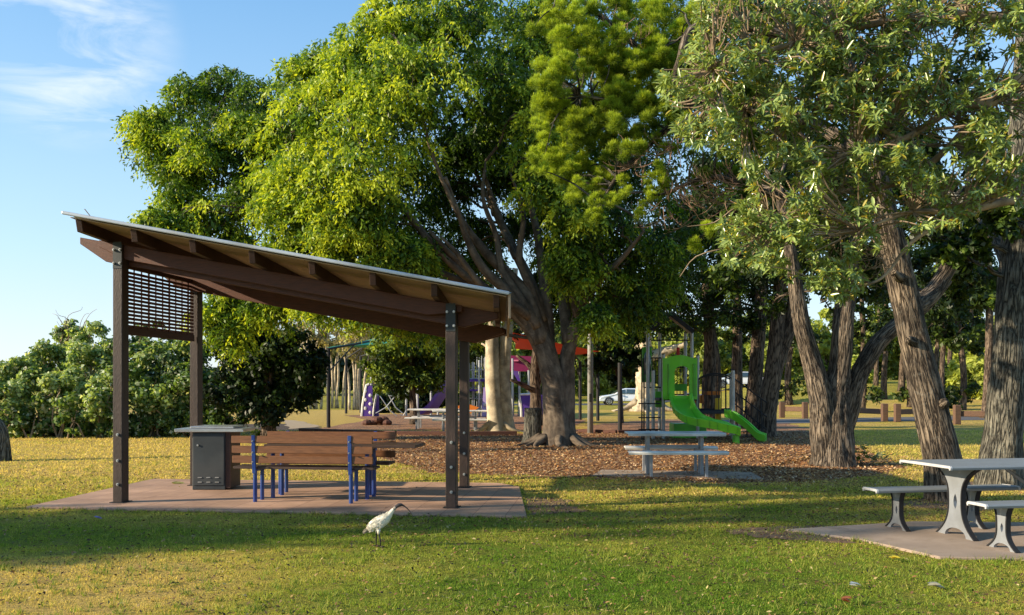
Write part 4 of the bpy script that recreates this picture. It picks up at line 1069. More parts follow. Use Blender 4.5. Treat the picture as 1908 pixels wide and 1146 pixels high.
L_([(870,430,D-1.3),(835,360,D-1.8),(800,270,D-2.2),(775,150,D-2.6)],[0.086,0.060,0.043,0.026],n=8)
for k in range(9):   # surface roots
    a=rnd.uniform(3.4,6.1) if k<6 else rnd.uniform(0,6.28); r1=rnd.uniform(.9,1.5)
    p0=base+Vector((math.cos(a)*.5,math.sin(a)*.5,.22)); p1=base+Vector((math.cos(a)*.9,math.sin(a)*.9,.05)); p2=base+Vector((math.cos(a+.2)*r1*1.2,math.sin(a+.2)*r1*1.2,-.03))
    mb.tube([p0,p1,p2],[.13,.075,.02],n=8,res=4)
trunk=mb.build('trunk',M['bark_fig'],fig,smooth=True)
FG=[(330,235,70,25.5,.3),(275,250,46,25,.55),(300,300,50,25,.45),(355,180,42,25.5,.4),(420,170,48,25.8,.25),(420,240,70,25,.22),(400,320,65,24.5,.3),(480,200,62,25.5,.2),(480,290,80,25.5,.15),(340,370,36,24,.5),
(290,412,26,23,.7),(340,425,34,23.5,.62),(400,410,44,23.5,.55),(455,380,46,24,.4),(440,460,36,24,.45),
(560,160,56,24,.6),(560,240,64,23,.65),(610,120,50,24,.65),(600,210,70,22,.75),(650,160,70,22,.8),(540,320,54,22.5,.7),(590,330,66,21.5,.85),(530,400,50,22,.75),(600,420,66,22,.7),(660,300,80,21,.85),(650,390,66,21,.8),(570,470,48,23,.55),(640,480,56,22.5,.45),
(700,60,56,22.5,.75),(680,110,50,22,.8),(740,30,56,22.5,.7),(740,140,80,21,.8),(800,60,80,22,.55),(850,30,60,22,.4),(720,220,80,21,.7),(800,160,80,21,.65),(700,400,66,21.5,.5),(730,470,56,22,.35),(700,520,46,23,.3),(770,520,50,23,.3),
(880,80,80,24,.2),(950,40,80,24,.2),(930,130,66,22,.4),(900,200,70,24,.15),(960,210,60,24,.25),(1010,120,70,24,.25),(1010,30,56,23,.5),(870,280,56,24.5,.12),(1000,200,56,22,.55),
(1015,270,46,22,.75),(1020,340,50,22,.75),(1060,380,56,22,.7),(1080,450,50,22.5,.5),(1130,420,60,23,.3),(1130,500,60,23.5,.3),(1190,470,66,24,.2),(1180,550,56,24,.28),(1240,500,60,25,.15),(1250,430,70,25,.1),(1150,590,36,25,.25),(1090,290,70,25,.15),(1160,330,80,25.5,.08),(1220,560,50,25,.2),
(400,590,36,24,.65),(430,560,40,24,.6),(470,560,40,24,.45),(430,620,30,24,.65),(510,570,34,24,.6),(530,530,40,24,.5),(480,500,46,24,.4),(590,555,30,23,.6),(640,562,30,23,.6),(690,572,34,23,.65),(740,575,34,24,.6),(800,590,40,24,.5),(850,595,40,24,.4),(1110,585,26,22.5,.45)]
FG+=[(760,470,40,22,.45),(1065,500,34,22.5,.5),(520,350,60,25,.2),(600,300,80,25,.2),(680,240,80,25,.2),(760,200,80,25.5,.15),(650,400,80,25,.15),(740,380,70,25.5,.1),(560,430,60,25,.2),(620,520,50,25,.25),(700,470,60,25.5,.15),(820,320,60,25.5,.12),(900,300,56,26,.1),(820,480,40,26,.15),(900,480,36,27.5,.15),(960,420,36,27.5,.15),(880,560,40,28,.15),(960,560,30,28,.2),(1040,470,40,27,.15),(1060,560,34,26.5,.2),(1020,520,30,27.5,.2),(760,300,60,23.5,.4),(780,450,50,25,.12),(940,330,44,26,.1),(860,250,60,26,.1),(980,330,40,26,.1),(1050,340,60,26,.1),(1080,480,50,25.5,.15),(1100,400,60,26,.1),(700,180,60,25,.3),(1000,260,60,27,.08),(1130,50,80,27,.1),(1220,30,80,27.5,.1),(1150,150,80,27,.1),(1240,130,80,27.5,.1),(1160,250,80,27,.08),(1250,230,80,27.5,.1),(1270,330,80,27.5,.08),(1330,60,80,28,.1),(1130,350,60,26,.1),(1300,420,60,27,.1),(1060,200,60,27,.08),(980,180,60,27,.08),(1080,100,70,27,.1),(940,250,50,27,.1),(1010,400,50,26.5,.1),(840,380,50,26.5,.12),(880,430,40,26.5,.1),(330,330,40,24.5,.5),(370,270,46,24,.55),(280,230,30,24.5,.7),(460,240,40,24.3,.55),(500,250,40,24,.6)]  # low-bright far lobes: backing foliage with shade put into its leaf colour
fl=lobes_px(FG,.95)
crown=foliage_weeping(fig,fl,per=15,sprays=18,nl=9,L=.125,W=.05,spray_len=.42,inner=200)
mb=MB(); mb2=mb; twigs_to_lobes(mb,limbs,fl,r=.045,per=1,seed=3); mb.build('branches',M['bark_fig'],fig,smooth=True)
print('fig leaves')

def simple_tree(name,label,cat,stems,lobes,bark,leafkw,group=None,nleaf=8000,style='bushy',per_twig=1,twr=.05,fr=.05,n=14,flare=(.35,.4,5,.3),root=None,branch_mat=None,roots=0,weep={},clumps=None):
    global limbs
    s0=stems[0][0][0]; P0=at(*s0) if not isinstance(s0,Vector) else s0
    t=thing(name,label,cat,(P0.x,P0.y,gz(P0.x,P0.y)),group=group)
    mb=MB(); limbs=[]
    for i,(pts,rad) in enumerate(stems):
        P=[Vector(at(*p)) if not isinstance(p,Vector) else p for p in pts]
        mb.tube(P,rad,n=n,res=max(6,int(n/3)),fr=fr,flare=flare if i==0 else None,seed=rnd.uniform(0,20)); limbs.append(spline(P,list(rad),4)[0])
    for k in range(roots):
        a=rnd.uniform(0,6.28); r=rad0=stems[0][1][0]; g=Vector((P0.x,P0.y,gz(P0.x,P0.y)))
        mb.tube([g+Vector((math.cos(a)*r*.8,math.sin(a)*r*.8,r*.8)),g+Vector((math.cos(a)*r*1.7,math.sin(a)*r*1.7,r*.25)),g+Vector((math.cos(a+.2)*r*3,math.sin(a+.2)*r*3,-.02))],[r*.35,r*.18,r*.05],n=7,res=4)
    mb.build('trunk',M[bark],t,smooth=True)
    if lobes is not None:
        if twr:
            mb=MB(); twigs_to_lobes(mb,limbs,lobes,r=twr,per=per_twig,seed=rnd.randint(0,99)); mb.build('branches',M[branch_mat or bark],t,smooth=True)
        if style=='bushy': foliage_bushy(t,lobes,n=nleaf,**leafkw)
        elif style=='weep': foliage_weeping(t,lobes,**leafkw)
    return t

# ---- leaning furrowed tree with fluffy needle tufts
D=12.3
LT=[([(1775,965,D),(1770,930,D),(1752,840,D),(1728,740,D),(1700,620,D),(1678,520,D),(1655,420,D),(1630,320,D),(1600,200,D),(1565,90,D),(1530,-40,D)],[.34,.29,.24,.22,.2,.185,.165,.145,.13,.11,.09]),
    ([(1690,580,D),(1740,540,D+.9),(1800,450,D+1.4),(1870,400,D+1.8),(1960,330,D+2.2)],[.13,.12,.11,.1,.09]),
    ([(1565,90,D),(1450,60,D-.2),(1370,40,D-.2),(1290,55,D-.3),(1268,112,D-.4),(1245,170,D-.3)],[.1,.09,.08,.06,.055,.03]),
    ([(1625,300,D),(1520,230,D+.6),(1420,200,D+.8),(1300,190,D+.8),(1180,190,D+.6),(1080,180,D+.6)],[.12,.1,.08,.06,.045,.02]),
    ([(1650,400,D),(1540,380,D+.8),(1430,360,D+.8),(1330,330,D+.6),(1240,360,D+.5)],[.09,.07,.055,.04,.02]),
    ([(1300,190,D+.8),(1200,100,D+.8),(1120,30,D+.7),(1060,-20,D+.7)],[.06,.05,.04,.02]),
    ([(1300,190,D+.8),(1220,260,D+.7),(1150,330,D+.6),(1120,380,D+.5)],[.05,.04,.03,.015]),
    ([(1430,360,D+.8),(1360,400,D+.7),(1310,440,D+.6)],[.04,.03,.015]),
    ([(1686,520,D-.05),(1672,515,D-.22),(1664,506,D-.3)],[.09,.06,.045]),([(1706,640,D-.05),(1696,634,D-.22),(1692,630,D-.27)],[.08,.06,.03]),([(1748,760,D),(1760,750,D-.25),(1764,745,D-.29)],[.1,.06,.03])]
she=simple_tree('she_oak_tree','leaning tree with deeply furrowed brown bark and fluffy lime-green needle tufts','tree',LT,None,'bark_furrow',{},fr=.1,n=44,flare=(.4,.22,5,.2),roots=0)
mb=MB()
KN=[(1692,520,D-.22)]
tufts=[]
TP=[(1030,20,40,.75),(1080,10,40,.7),(1110,60,40,.7),(1050,80,45,.75),(1040,140,45,.75),(1020,200,40,.8),(1050,230,46,.7),(1030,280,40,.8),(1070,300,44,.65),(1050,340,36,.8),(1080,370,34,.75),(1110,330,40,.6),(1130,380,26,.7),(1130,110,46,.65),(1150,150,50,.7),(1120,190,50,.6),(1170,200,50,.6),(1100,240,46,.55),(1150,260,44,.5),(1200,190,40,.5),(1190,240,36,.45),(1220,100,40,.7),(1250,70,42,.75),(1210,70,34,.6),(1260,130,36,.6),(1180,40,36,.6),(1150,10,36,.6),(1230,20,40,.6),(1290,20,36,.7),(1300,70,26,.7),
(1245,330,24,.8),(1215,330,26,.8),(1215,365,22,.75),(1235,352,20,.7),(1305,440,26,.8),(1330,430,20,.7),(1300,460,18,.7),(1240,275,28,.55),(1270,240,30,.45),(1300,270,30,.35),(1350,230,40,.3),(1400,260,40,.2),(1330,160,44,.3),(1400,160,50,.2),(1440,100,50,.25),(1340,100,40,.35),(1260,200,30,.5),(1130,290,34,.6),(1090,120,36,.6),(1015,110,26,.8),(1005,240,22,.8),(1150,350,22,.6),(1200,140,36,.55),(1300,330,26,.25),(1350,330,30,.2),(1400,330,40,.15),(1000,60,24,.7),(1190,110,34,.6),(1150,70,34,.65),(1090,190,36,.65),(1120,250,34,.55),(1180,290,28,.5),(1240,180,30,.55),(1270,150,26,.5),(1220,140,30,.6),(1290,110,26,.5),(1060,60,36,.7),(1000,160,26,.75),(1010,300,28,.8),(1100,400,28,.7),(1310,200,30,.4),(1200,390,24,.6)]
for px,py,r,b in TP:
    dd=D+.6+rnd.uniform(-.5,.5); rr=r*dd/F
    k=max(3,int(r/7.5))
    for j in range(k):
        a=rnd.uniform(0,6.28); q=rnd.uniform(.2,.8)*r; tufts.append((at(px+math.cos(a)*q,py+math.sin(a)*q*.9,dd+rnd.uniform(-.35,.35)),rr*rnd.uniform(.36,.6),b-.12+rnd.uniform(-.1,.1)))
foliage_tufts(she,tufts,needles=5200,L=.06,W=.0085)
pts=[Vector(p) for l in limbs for p in l]
for c,r,b in tufts[::3]:
    q=min(pts,key=lambda p:(p-c).length); limb_to(mb,q,c,.02,.006,sag=.1,n=5,seed=rnd.random())
mb.build('branches',M['bark_grey'],she,smooth=True)
dead=MB()
def deadspray(c,dirx,m,L0=.5,cnt=16,r=.009,curl=.5):
    for k in range(cnt):
        p=Vector(c)+Vector((J(),J(),J()))*.12; d=Vector((dirx[0]+J()*.7,J()*.6,dirx[1]+J()*.7)).normalized(); P=[p]
        for j in range(6):
            d=(d+Vector((J()*.35,J()*.35,curl*.3))).normalized(); p=p+d*L0/6*rnd.uniform(.6,1.3); P.append(p)
            if j in(1,2,3,4) and rnd.random()<.8:
                e=(d+Vector((J(),J(),.5))*.9).normalized(); m.tube([p,p+e*.06,p+e*.1+Vector((0,0,.05))],[r*.6,r*.45,r*.2],n=4,cap=False)
        m.tube(P,[r*(1-.12*j) for j in range(7)],n=4,cap=False)
for c,d in (((1350,370,D+.3),(-.8,-.4)),((1320,350,D+.3),(-.9,-.3)),((1300,390,D+.4),(-.7,-.3)),((1380,350,D+.3),(-1,-.1)),((1240,390,D+.4),(-.5,-.7)),((1200,290,D+.3),(-.6,-.6)),((1260,260,D+.2),(-.5,-.8)),((1330,60,D),(-.4,-.8)),((1180,50,D+.3),(-.3,-.8))):
    deadspray(at(*c),d,dead,cnt=13,L0=.55,r=.006)
dead.build('dead_twigs',M['deadtwig'],she)
print('she oak')

# ---- near broadleaf tree, trunk beyond the right edge of view
D=9.6
BT=[([(2180,985,D+.6),(2170,800,D+.6),(2150,600,D+.5),(2110,400,D+.4),(2080,200,D+.2),(2060,0,D)],[.32,.26,.23,.2,.17,.12]),
    ([(2120,430,D+.4),(2000,390,D+.2),(1900,372,D),(1790,395,D-.2),(1700,395,D-.3),(1600,430,D-.3)],[.09,.07,.05,.035,.025,.012]),
    ([(2100,300,D+.3),(1990,180,D+.2),(1900,150,D+.1),(1850,190,D),(1780,200,D),(1680,260,D-.1),(1560,290,D-.2)],[.11,.085,.07,.055,.05,.03,.015]),
    ([(2080,200,D+.2),(1950,60,D+.1),(1800,30,D),(1650,40,D-.1),(1480,80,D-.2),(1330,130,D-.2)],[.1,.08,.06,.045,.03,.015]),
    ([(1680,260,D-.1),(1560,200,D),(1420,210,D),(1300,180,D)],[.03,.025,.018,.01]),
    ([(1850,190,D),(1700,330,D+.4),(1560,360,D+.3),(1440,420,D+.2)],[.04,.035,.025,.012]),
    ([(1790,395,D-.2),(1700,450,D-.2),(1640,520,D-.2),(1560,540,D-.2)],[.03,.022,.015,.008])]
bro=simple_tree('broadleaf_tree','near tree with large glossy oblong leaves in whorls filling the upper right','tree',BT,None,'twig',{},fr=.02,n=12,flare=None)
blim=[Vector(p) for l in limbs[1:] for p in l]
def in_poly(x,y,poly):
    c=False; n=len(poly)
    for i in range(n):
        x1,y1=poly[i];x2,y2=poly[(i+1)%n]
        if (y1>y)!=(y2>y) and x<(x2-x1)*(y-y1)/(y2-y1)+x1: c=not c
    return c
BP=[(1300,-60),(1290,90),(1225,130),(1250,230),(1290,270),(1375,290),(1400,350),(1340,400),(1345,480),(1420,520),(1500,520),(1560,560),(1620,530),(1600,450),(1650,470),(1700,500),(1690,430),(1760,420),(1820,400),(1960,350),(1990,-60)]
holes=[((1735,240),40),((1440,370),30),((1860,100),40),((1770,290),34),((1900,250),40),((1560,470),20),((1480,480),24),((1640,360),26),((1650,400),28),((1662,440),28),((1672,480),30),((1685,520),30)]
rp_=[];ra=[];tries=0
while len(rp_)<3500 and tries<60000:
    tries+=1; x=rnd.uniform(1220,1990); y=rnd.uniform(-60,560)
    if not in_poly(x,y,BP): continue
    if any((x-h[0][0])**2+(y-h[0][1])**2<h[1]**2 for h in holes) and rnd.random()<.9: continue
    nzv=mnoise.noise(Vector((x/55,y/45,3)))
    if nzv<-.12 and rnd.random()<.8: continue
    dpt=D+rnd.uniform(-.8,.9)-nzv*.6
    rp_.append(at(x,y,dpt)); ra.append(nzv)
Pn=[];An=[];Cn=[];Ln=[];Nn_=[]
bm2=MB()
for i,(p,nz) in enumerate(zip(rp_,ra)):
    ax=Vector((J()*.6-.35,J()*.6-.35,rnd.uniform(-.1,.8))).normalized()
    k=rnd.randint(6,11); q=.42+.35*nz+rnd.uniform(-.15,.2)
    x=ax.cross(Vector((.3,.2,.9))).normalized(); y=ax.cross(x)
    for j in range(k):
        a=j*2.4+rnd.uniform(-.2,.2); op=rnd.uniform(.35,1.25)
        d=(ax*math.cos(op)+(x*math.cos(a)+y*math.sin(a))*math.sin(op)+Vector((0,0,-.6*op))).normalized()
        Pn.append(p-ax*.01*j*.6); An.append(d); Nn_.append(ax+Vector((0,0,.4)))
        s=rnd.uniform(.7,1.2); Ln.append(.1*s)
        c=lerp((.07,.14,.03),(.40,.50,.14),np.array([q+rnd.uniform(-.15,.15)]))[0]
        if rnd.random()<.05: c=np.array((.35,.3,.04))
        Cn.append(c)
    if i%2==0:
        for j in range(3):
            Pn.append(p+ax*.012); An.append((ax+Vector((J(),J(),J()))*.6).normalized()); Nn_.append(ax+Vector((0,-.5,.4))); Ln.append(.032); Cn.append(np.array((.75,.62,.05)))
    if i%2==0:
        q=min(blim[::2],key=lambda v:(v-p).length)
        st_=p.lerp(q,min(1,.5/max(.01,(q-p).length))); bm2.tube([st_,st_.lerp(p,.5)+Vector((J(),J(),J()))*.05,p],[.009,.007,.005],n=4,res=2,cap=False)
leaves('crown',np.array([tuple(p) for p in Pn]),np.array([tuple(p) for p in An]),np.array(Ln),np.array(Ln)*.33,np.array(Cn),M['leaf_big'],bro,shape='big',Nn=np.array([tuple(p) for p in Nn_]))
bm2.build('twigs',M['twig'],bro)
bm3=MB()
for k in range(20):
    q=rnd.choice(blim); e=q+Vector((J()*.8-.4,J()*.5,J()*.6)); limb_to(bm3,q,e,.014,.005,sag=.1,n=5,seed=rnd.random())
bm3.build('branches',M['twig'],bro,smooth=True)
dead=MB()
for c,d in (((1650,470,D),(-.7,-.8)),((1640,430,D),(-.8,-.6)),((1600,500,D),(-.6,-.7)),((1560,430,D),(-.7,-.7)),((1680,300,D),(-.7,-.5)),((1640,150,D-.2),(-.5,-.8)),((1480,180,D-.2),(-.8,-.4)),((1460,420,D),(-.7,-.4)),((1780,380,D),(-.7,-.5)),((1850,330,D),(-.7,-.5)),((1620,360,D),(-.7,-.5)),((1540,360,D),(-.7,-.5))): deadspray(at(*c),d,dead,cnt=14,L0=.42,r=.0045)
dead.build('bare_twigs',M['twig'],bro)
print('broadleaf')

# ---- right furrowed trunk
D=14.0
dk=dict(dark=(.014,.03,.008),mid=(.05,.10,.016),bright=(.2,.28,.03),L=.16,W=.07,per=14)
simple_tree('furrowed_tree','upright tree at the right edge with grey deeply furrowed bark','tree',
 [([(1862,925,D),(1862,890,D),(1870,800,D),(1882,640,D),(1893,480,D),(1903,300,D),(1915,100,D),(1925,-60,D)],[.36,.32,.27,.245,.225,.21,.19,.17]),
  ([(1890,520,D),(1850,430,D+.8),(1800,380,D+1.5),(1700,330,D+2)],[.12,.1,.08,.04])],
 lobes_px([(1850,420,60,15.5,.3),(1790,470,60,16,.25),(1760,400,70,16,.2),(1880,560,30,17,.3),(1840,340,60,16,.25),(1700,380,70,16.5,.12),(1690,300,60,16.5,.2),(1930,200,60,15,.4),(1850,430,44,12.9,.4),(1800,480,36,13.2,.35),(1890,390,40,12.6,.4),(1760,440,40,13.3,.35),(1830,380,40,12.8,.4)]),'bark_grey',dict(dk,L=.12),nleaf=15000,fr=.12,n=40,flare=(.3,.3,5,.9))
# ---- three-stemmed tree
D=17.7
simple_tree('three_stemmed_tree','broad furrowed trunk splitting low into three dark stems','tree',
 [([(1552,885,D),(1552,850,D),(1553,790,D),(1556,740,D),(1565,690,D),(1572,600,D),(1580,520,D+.3),(1590,420,D+.6),(1600,320,D+.8)],[.42,.38,.33,.28,.21,.2,.19,.16,.1]),
  ([(1540,880,D-.05),(1535,800,D-.05),(1528,740,D-.1),(1515,680,D-.1),(1495,610,D-.2),(1482,530,D-.2),(1470,450,D-.3),(1450,350,D-.3)],[.26,.26,.22,.19,.16,.14,.12,.08]),
  ([(1570,800,D+.1),(1582,760,D+.1),(1600,700,D+.2),(1635,640,D+.3),(1680,600,D+.5),(1730,560,D+.8),(1800,470,D+1.2),(1860,400,D+1.4)],[.2,.2,.185,.17,.155,.14,.13,.1])],
 lobes_px([(1350,80,100,20,.12),(1480,60,100,20,.12),(1600,60,100,20,.1),(1740,80,90,20,.12),(1380,200,90,20,.1),(1500,200,100,20,.1),(1620,190,90,20,.1),(1740,220,80,20,.1),(1380,320,80,20,.1),(1830,260,50,20,.15),(1480,440,80,18,.2),(1540,500,60,19,.12),(1580,420,90,19,.1),(1420,470,60,19,.2),(1400,400,80,19,.15),(1500,330,100,19,.15),(1620,520,50,19.5,.12),(1700,440,70,19.5,.12),(1820,530,50,20,.3),(1760,500,50,20,.15),(1620,330,100,19.5,.1),(1440,560,26,20,.15),(1560,560,26,19.5,.15),(1370,510,46,20,.35)]),'bark_furrow',dict(dk),nleaf=42000,fr=.13,n=44,flare=(.25,.4,6,.5))  # leading lobes back the broadleaf crown, gap shade put into their leaf colour
# ---- dark trunks behind
def dtree(px,D,stems,lobes,label,n=9000,bark='bark_dark',**kw):
    st=[([ (x,y,D+(d[0] if d else 0)) for x,y,*d in s],r) for s,r in stems]
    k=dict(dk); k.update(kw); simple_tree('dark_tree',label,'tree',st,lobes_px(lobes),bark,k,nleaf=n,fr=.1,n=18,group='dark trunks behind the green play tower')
dtree(1430,28,[([(1425,815),(1428,780),(1440,700),(1445,650),(1452,560),(1455,480),(1450,350)],[.34,.29,.27,.24,.22,.2,.12]),([(1440,720),(1452,670),(1468,620),(1478,560),(1490,450)],[.2,.2,.2,.18,.12])],
 [(1430,480,80,28,.15),(1380,440,80,28,.15),(1470,400,80,28,.1),(1340,560,60,28,.25),(1400,560,50,29,.2),(1290,590,40,29,.4),(1330,480,70,29,.2),(1310,390,90,28,.08),(1450,300,110,29,.08),(1480,580,30,30,.2)],'dark tree whose trunk forks high above the second green slide',n=15000)
dtree(1405,31,[([(1400,800),(1405,740),(1412,640),(1420,520),(1420,400)],[.3,.26,.24,.2,.12])],[(1400,500,60,31,.1),(1370,590,30,31,.25),(1420,600,24,31,.1)],'straight dark trunk just left of the forked one',n=5000)
dtree(1370,33,[([(1373,790),(1373,700),(1374,600),(1372,480)],[.22,.2,.18,.12])],[(1360,540,50,33,.25),(1390,620,20,33,.2),(1340,610,30,33,.4)],'slim dark trunk rising straight behind the tower railings',n=5000)
dtree(1322,30,[([(1322,800),(1321,720),(1323,650),(1320,570),(1310,480)],[.24,.22,.2,.18,.1]),([(1330,790,.8),(1335,700,.8),(1330,640,.8),(1318,560,.8)],[.16,.15,.14,.1])],[(1290,540,60,30,.3),(1250,590,40,30,.35),(1330,590,30,30,.3),(1220,610,26,30,.45),(1180,600,40,32,.2),(1300,470,80,31,.1),(1210,520,60,31,.1)],'pair of thin dark stems behind the platform of the play tower',n=12000)
for i,(px,D_,r,tp,lab) in enumerate(((1646,60,.18,500,'slim dark trunk on the far bank left of the leaning trunk'),(1680,66,.2,520,'slim dark trunk on the far bank touching the leaning trunk'),(1838,44,.2,420,'slender grey trunk on the far bank beside the right-edge tree'),(1632,72,.16,500,'thinnest dark trunk on the far bank near the three-stemmed tree'),(1742,62,.17,480,'dark trunk on the far bank right of the leaning trunk'),(1768,70,.17,470,'far thin trunk on the bank in the gap between the two near trunks'))):
    x=at(px,0,D_).x; z=gz(x,D_); y0=HY+(CH-z)*F/D_
    simple_tree('bank_tree',lab,'tree',[([(px,y0+3,D_),(px+2,y0-60,D_),(px+6,(y0+tp)/2,D_),(px+4,tp,D_)],[r*1.3,r,r*.9,r*.6])],
      lobes_px([(px-10+40*J(),560+30*J(),50,D_,.3),(px+30*J(),500+30*J(),60,D_,.25),(px+40*J(),620+20*J(),26,D_,.5)]),'bark_dark',dict(dk,L=.32,W=.2,mid=(.05,.09,.02)),nleaf=2600,group='thin trees on the far bank',n=10)
for i,(px,D_,r,lab) in enumerate(((1470,58,.2,'shaded bank tree left of the three-stemmed tree'),(1605,50,.16,'shaded bank tree seen just right of the three stems'),(1700,54,.2,'shaded bank tree behind the lower leaning trunk'),(1792,52,.18,'shaded bank tree beside the right post of the barrier'),(1815,64,.16,'shaded bank tree with the palest bark near the right edge'),(1760,47,.14,'shaded slender bank tree leaning behind the rail'))):
    x=at(px,0,D_).x; z=gz(x,D_); y0=HY+(CH-z)*F/D_
    simple_tree('bank_tree',lab,'tree',[([(px,y0+3,D_),(px+6*J(),y0-70,D_),(px+16*J(),560,D_),(px+20*J(),440,D_)],[r*1.3,r,r*.85,r*.5])],
      lobes_px([(px-20,600,34,D_,.2),(px+24,630,30,D_,.3),(px,540,50,D_,.15),(px+15,y0-34,20,D_,.4),(px-22,y0-26,14,D_,.3)]),'bark_dark',dict(dk,L=.26,W=.16,mid=(.06,.10,.02)),nleaf=4200,group='shaded trees on the bank behind the barrier',n=10)
# ---- pale double trunk, buttressed pale fig, small forked tree, stump
simple_tree('pale_trunk_tree','smooth pale cream tree with two trunks pressed together, left of the big fig','tree',
 [([(925,812,31),(923,780,31),(918,700,31),(917,640,31),(914,560,31),(905,480,31)],[.36,.3,.26,.24,.2,.12]),([(945,812,31.1),(941,770,31.1),(938,700,31.1),(943,630,31.1),(950,570,31.3),(960,500,31.3)],[.36,.27,.23,.22,.18,.1])],
 lobes_px([(880,600,36,32,.15),(900,630,30,33,.1),(870,650,26,33,.15),(880,560,44,31,.2),(970,600,30,32,.15),(860,510,40,31,.2)]),'bark_pale',dict(dk),nleaf=5000,fr=.02,n=18,roots=5)
simple_tree('buttressed_fig_tree','pale fig with ribbed buttress roots beside the parked hatchback','tree',
 [([(1204,768,57),(1203,745,57),(1200,700,57),(1200,650,57),(1204,600,57),(1210,540,57)],[.8,.6,.5,.46,.36,.2]),([(1200,680,57),(1188,630,57),(1175,590,57)],[.35,.3,.15]),([(1196,670,57),(1240,655,57),(1280,640,56)],[.35,.3,.12])],
 lobes_px([(1200,600,50,57,.35),(1150,590,50,57,.3),(1240,590,50,57,.35),(1190,560,60,57,.2),(1290,620,30,57,.4)]),'bark_pale',dict(dk,L=.3,W=.2),nleaf=4000,fr=.25,n=26,flare=(.6,.7,9,.2),roots=8)
simple_tree('small_dark_tree','small dark tree forking low behind the tall stump','tree',
 [([(998,795,36),(998,740,36),(996,700,36),(1000,650,36),(1006,610,36)],[.28,.22,.2,.17,.1]),([(997,730,36),(975,718,35.6),(950,707,35.4)],[.12,.1,.05]),([(998,700,36),(985,680,36),(962,662,36)],[.14,.1,.05]),([(1000,720,36),(1012,690,36),(1015,640,36)],[.12,.1,.05])],
 lobes_px([(1000,600,34,37,.15),(960,615,26,37,.2),(1020,640,16,38,.15)]),'bark_dark',dict(dk),nleaf=2600,fr=.05,n=12)
t=thing('tree_stump','tall cut stump with furrowed bark touching the big fig trunk','stump',gnd(993,828))
g=gnd(993,828); mb=MB(); mb.tube([g+Vector((0,0,-.05)),g+Vector((0,0,.3)),g+Vector((.0,0,.7)),g+Vector((.01,0,1.0))],[.29,.245,.225,.23],n=40,res=8,fr=.14,flare=(.3,.15,6,.2)); mb.build('bark',M['bark_grey'],t,smooth=True)
mb=MB(); mb.tube([g+Vector((.01,0,.98)),g+Vector((.01,0,1.008))],.2,n=24); mb.build('cut_face',M['timberlog'],t)
# dark round tree right of the fig, round leafy tree behind shelter, dark tree over hedge
simple_tree('round_dark_tree','dark dense round-crowned tree hanging over the shade posts right of the pole','tree',
 [([(1157,800,38),(1156,740,38),(1150,690,38),(1140,640,38)],[.12,.1,.09,.06])],
 lobes_px([(1140,620,46,38,.2),(1170,650,40,38,.18),(1120,650,36,38,.2),(1150,680,34,38,.15),(1180,610,40,38,.25),(1190,670,20,38,.2),(1110,610,30,38,.25),(1130,570,40,38,.15)]),'bark_dark',dict(dk,L=.2,W=.12),nleaf=12000,n=10)
simple_tree('round_leafy_tree','round mid-green tree seen under the shelter roof, before the purple playground','tree',
 [([(772,790,37),(770,760,37),(768,720,37),(768,660,37)],[.2,.15,.13,.1])],
 lobes_px([(770,680,54,37,.5),(720,670,40,37,.55),(815,670,40,37,.5),(740,640,40,37,.6),(800,630,46,37,.55),(760,715,34,37,.4),(715,705,24,37,.45),(805,712,26,37,.4),(850,650,36,37,.4),(840,700,20,37,.35)]),'bark_dark',dict(mid=(.09,.15,.025),dark=(.02,.04,.008),bright=(.28,.36,.05),L=.2,W=.1,per=16),nleaf=17000,n=10)
simple_tree('dense_dark_tree','dense dark green tree whose crown reaches the ground at the right end of the hedge','tree',
 [([(500,812,26),(500,760,26),(500,700,26),(505,650,26)],[.2,.18,.15,.1])],
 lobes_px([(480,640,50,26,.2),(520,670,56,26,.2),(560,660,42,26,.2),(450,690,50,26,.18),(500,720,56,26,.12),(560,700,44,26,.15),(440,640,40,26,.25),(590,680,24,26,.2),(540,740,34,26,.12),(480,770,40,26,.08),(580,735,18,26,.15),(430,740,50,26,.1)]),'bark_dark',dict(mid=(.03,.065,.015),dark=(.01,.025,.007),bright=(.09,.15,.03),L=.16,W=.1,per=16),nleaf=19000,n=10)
for i,(px,lab) in enumerate(((735,'dark low shrub behind the rope bridge of the purple playground'),(800,'dark low shrub behind the foot of the purple slide'),(870,'dark low shrub seen between the shelter posts behind the net'))):
    t=thing('low_shrub',lab,'shrub',(at(px,0,53).x,53,0),group='dark shrubs behind the purple playground')
    foliage_bushy(t,lobes_px([(px-18,756,18,53,.15),(px+16,752,20,53,.15),(px,740,16,53.5,.2)]),n=1800,L=.3,W=.2,dark=(.012,.025,.008),mid=(.04,.07,.015),bright=(.1,.15,.03),per=10)
    mb=MB(); g=Vector((at(px,0,53).x,53,0)); [limb_to(mb,g,g+Vector((J()*.8,J()*.3,1.0)),.04,.015,n=5,seed=rnd.random()) for _ in range(5)]; mb.build('stems',M['bark_dark'],t)
# trunk at the left edge
simple_tree('leaning_tree','dark leaning tree cut off by the left edge of the lawn','tree',
 [([(2,860,18.9),(3,830,18.9),(-2,800,18.9),(-25,770,18.9),(-70,700,18.9),(-120,560,18.9),(-160,380,18.9)],[.17,.15,.15,.14,.13,.11,.08])],
 lobes_px([(-200,420,50,19,.4),(-170,370,50,19,.4)]),'bark_grey',dict(dk),nleaf=1500,n=16)
print('trees')
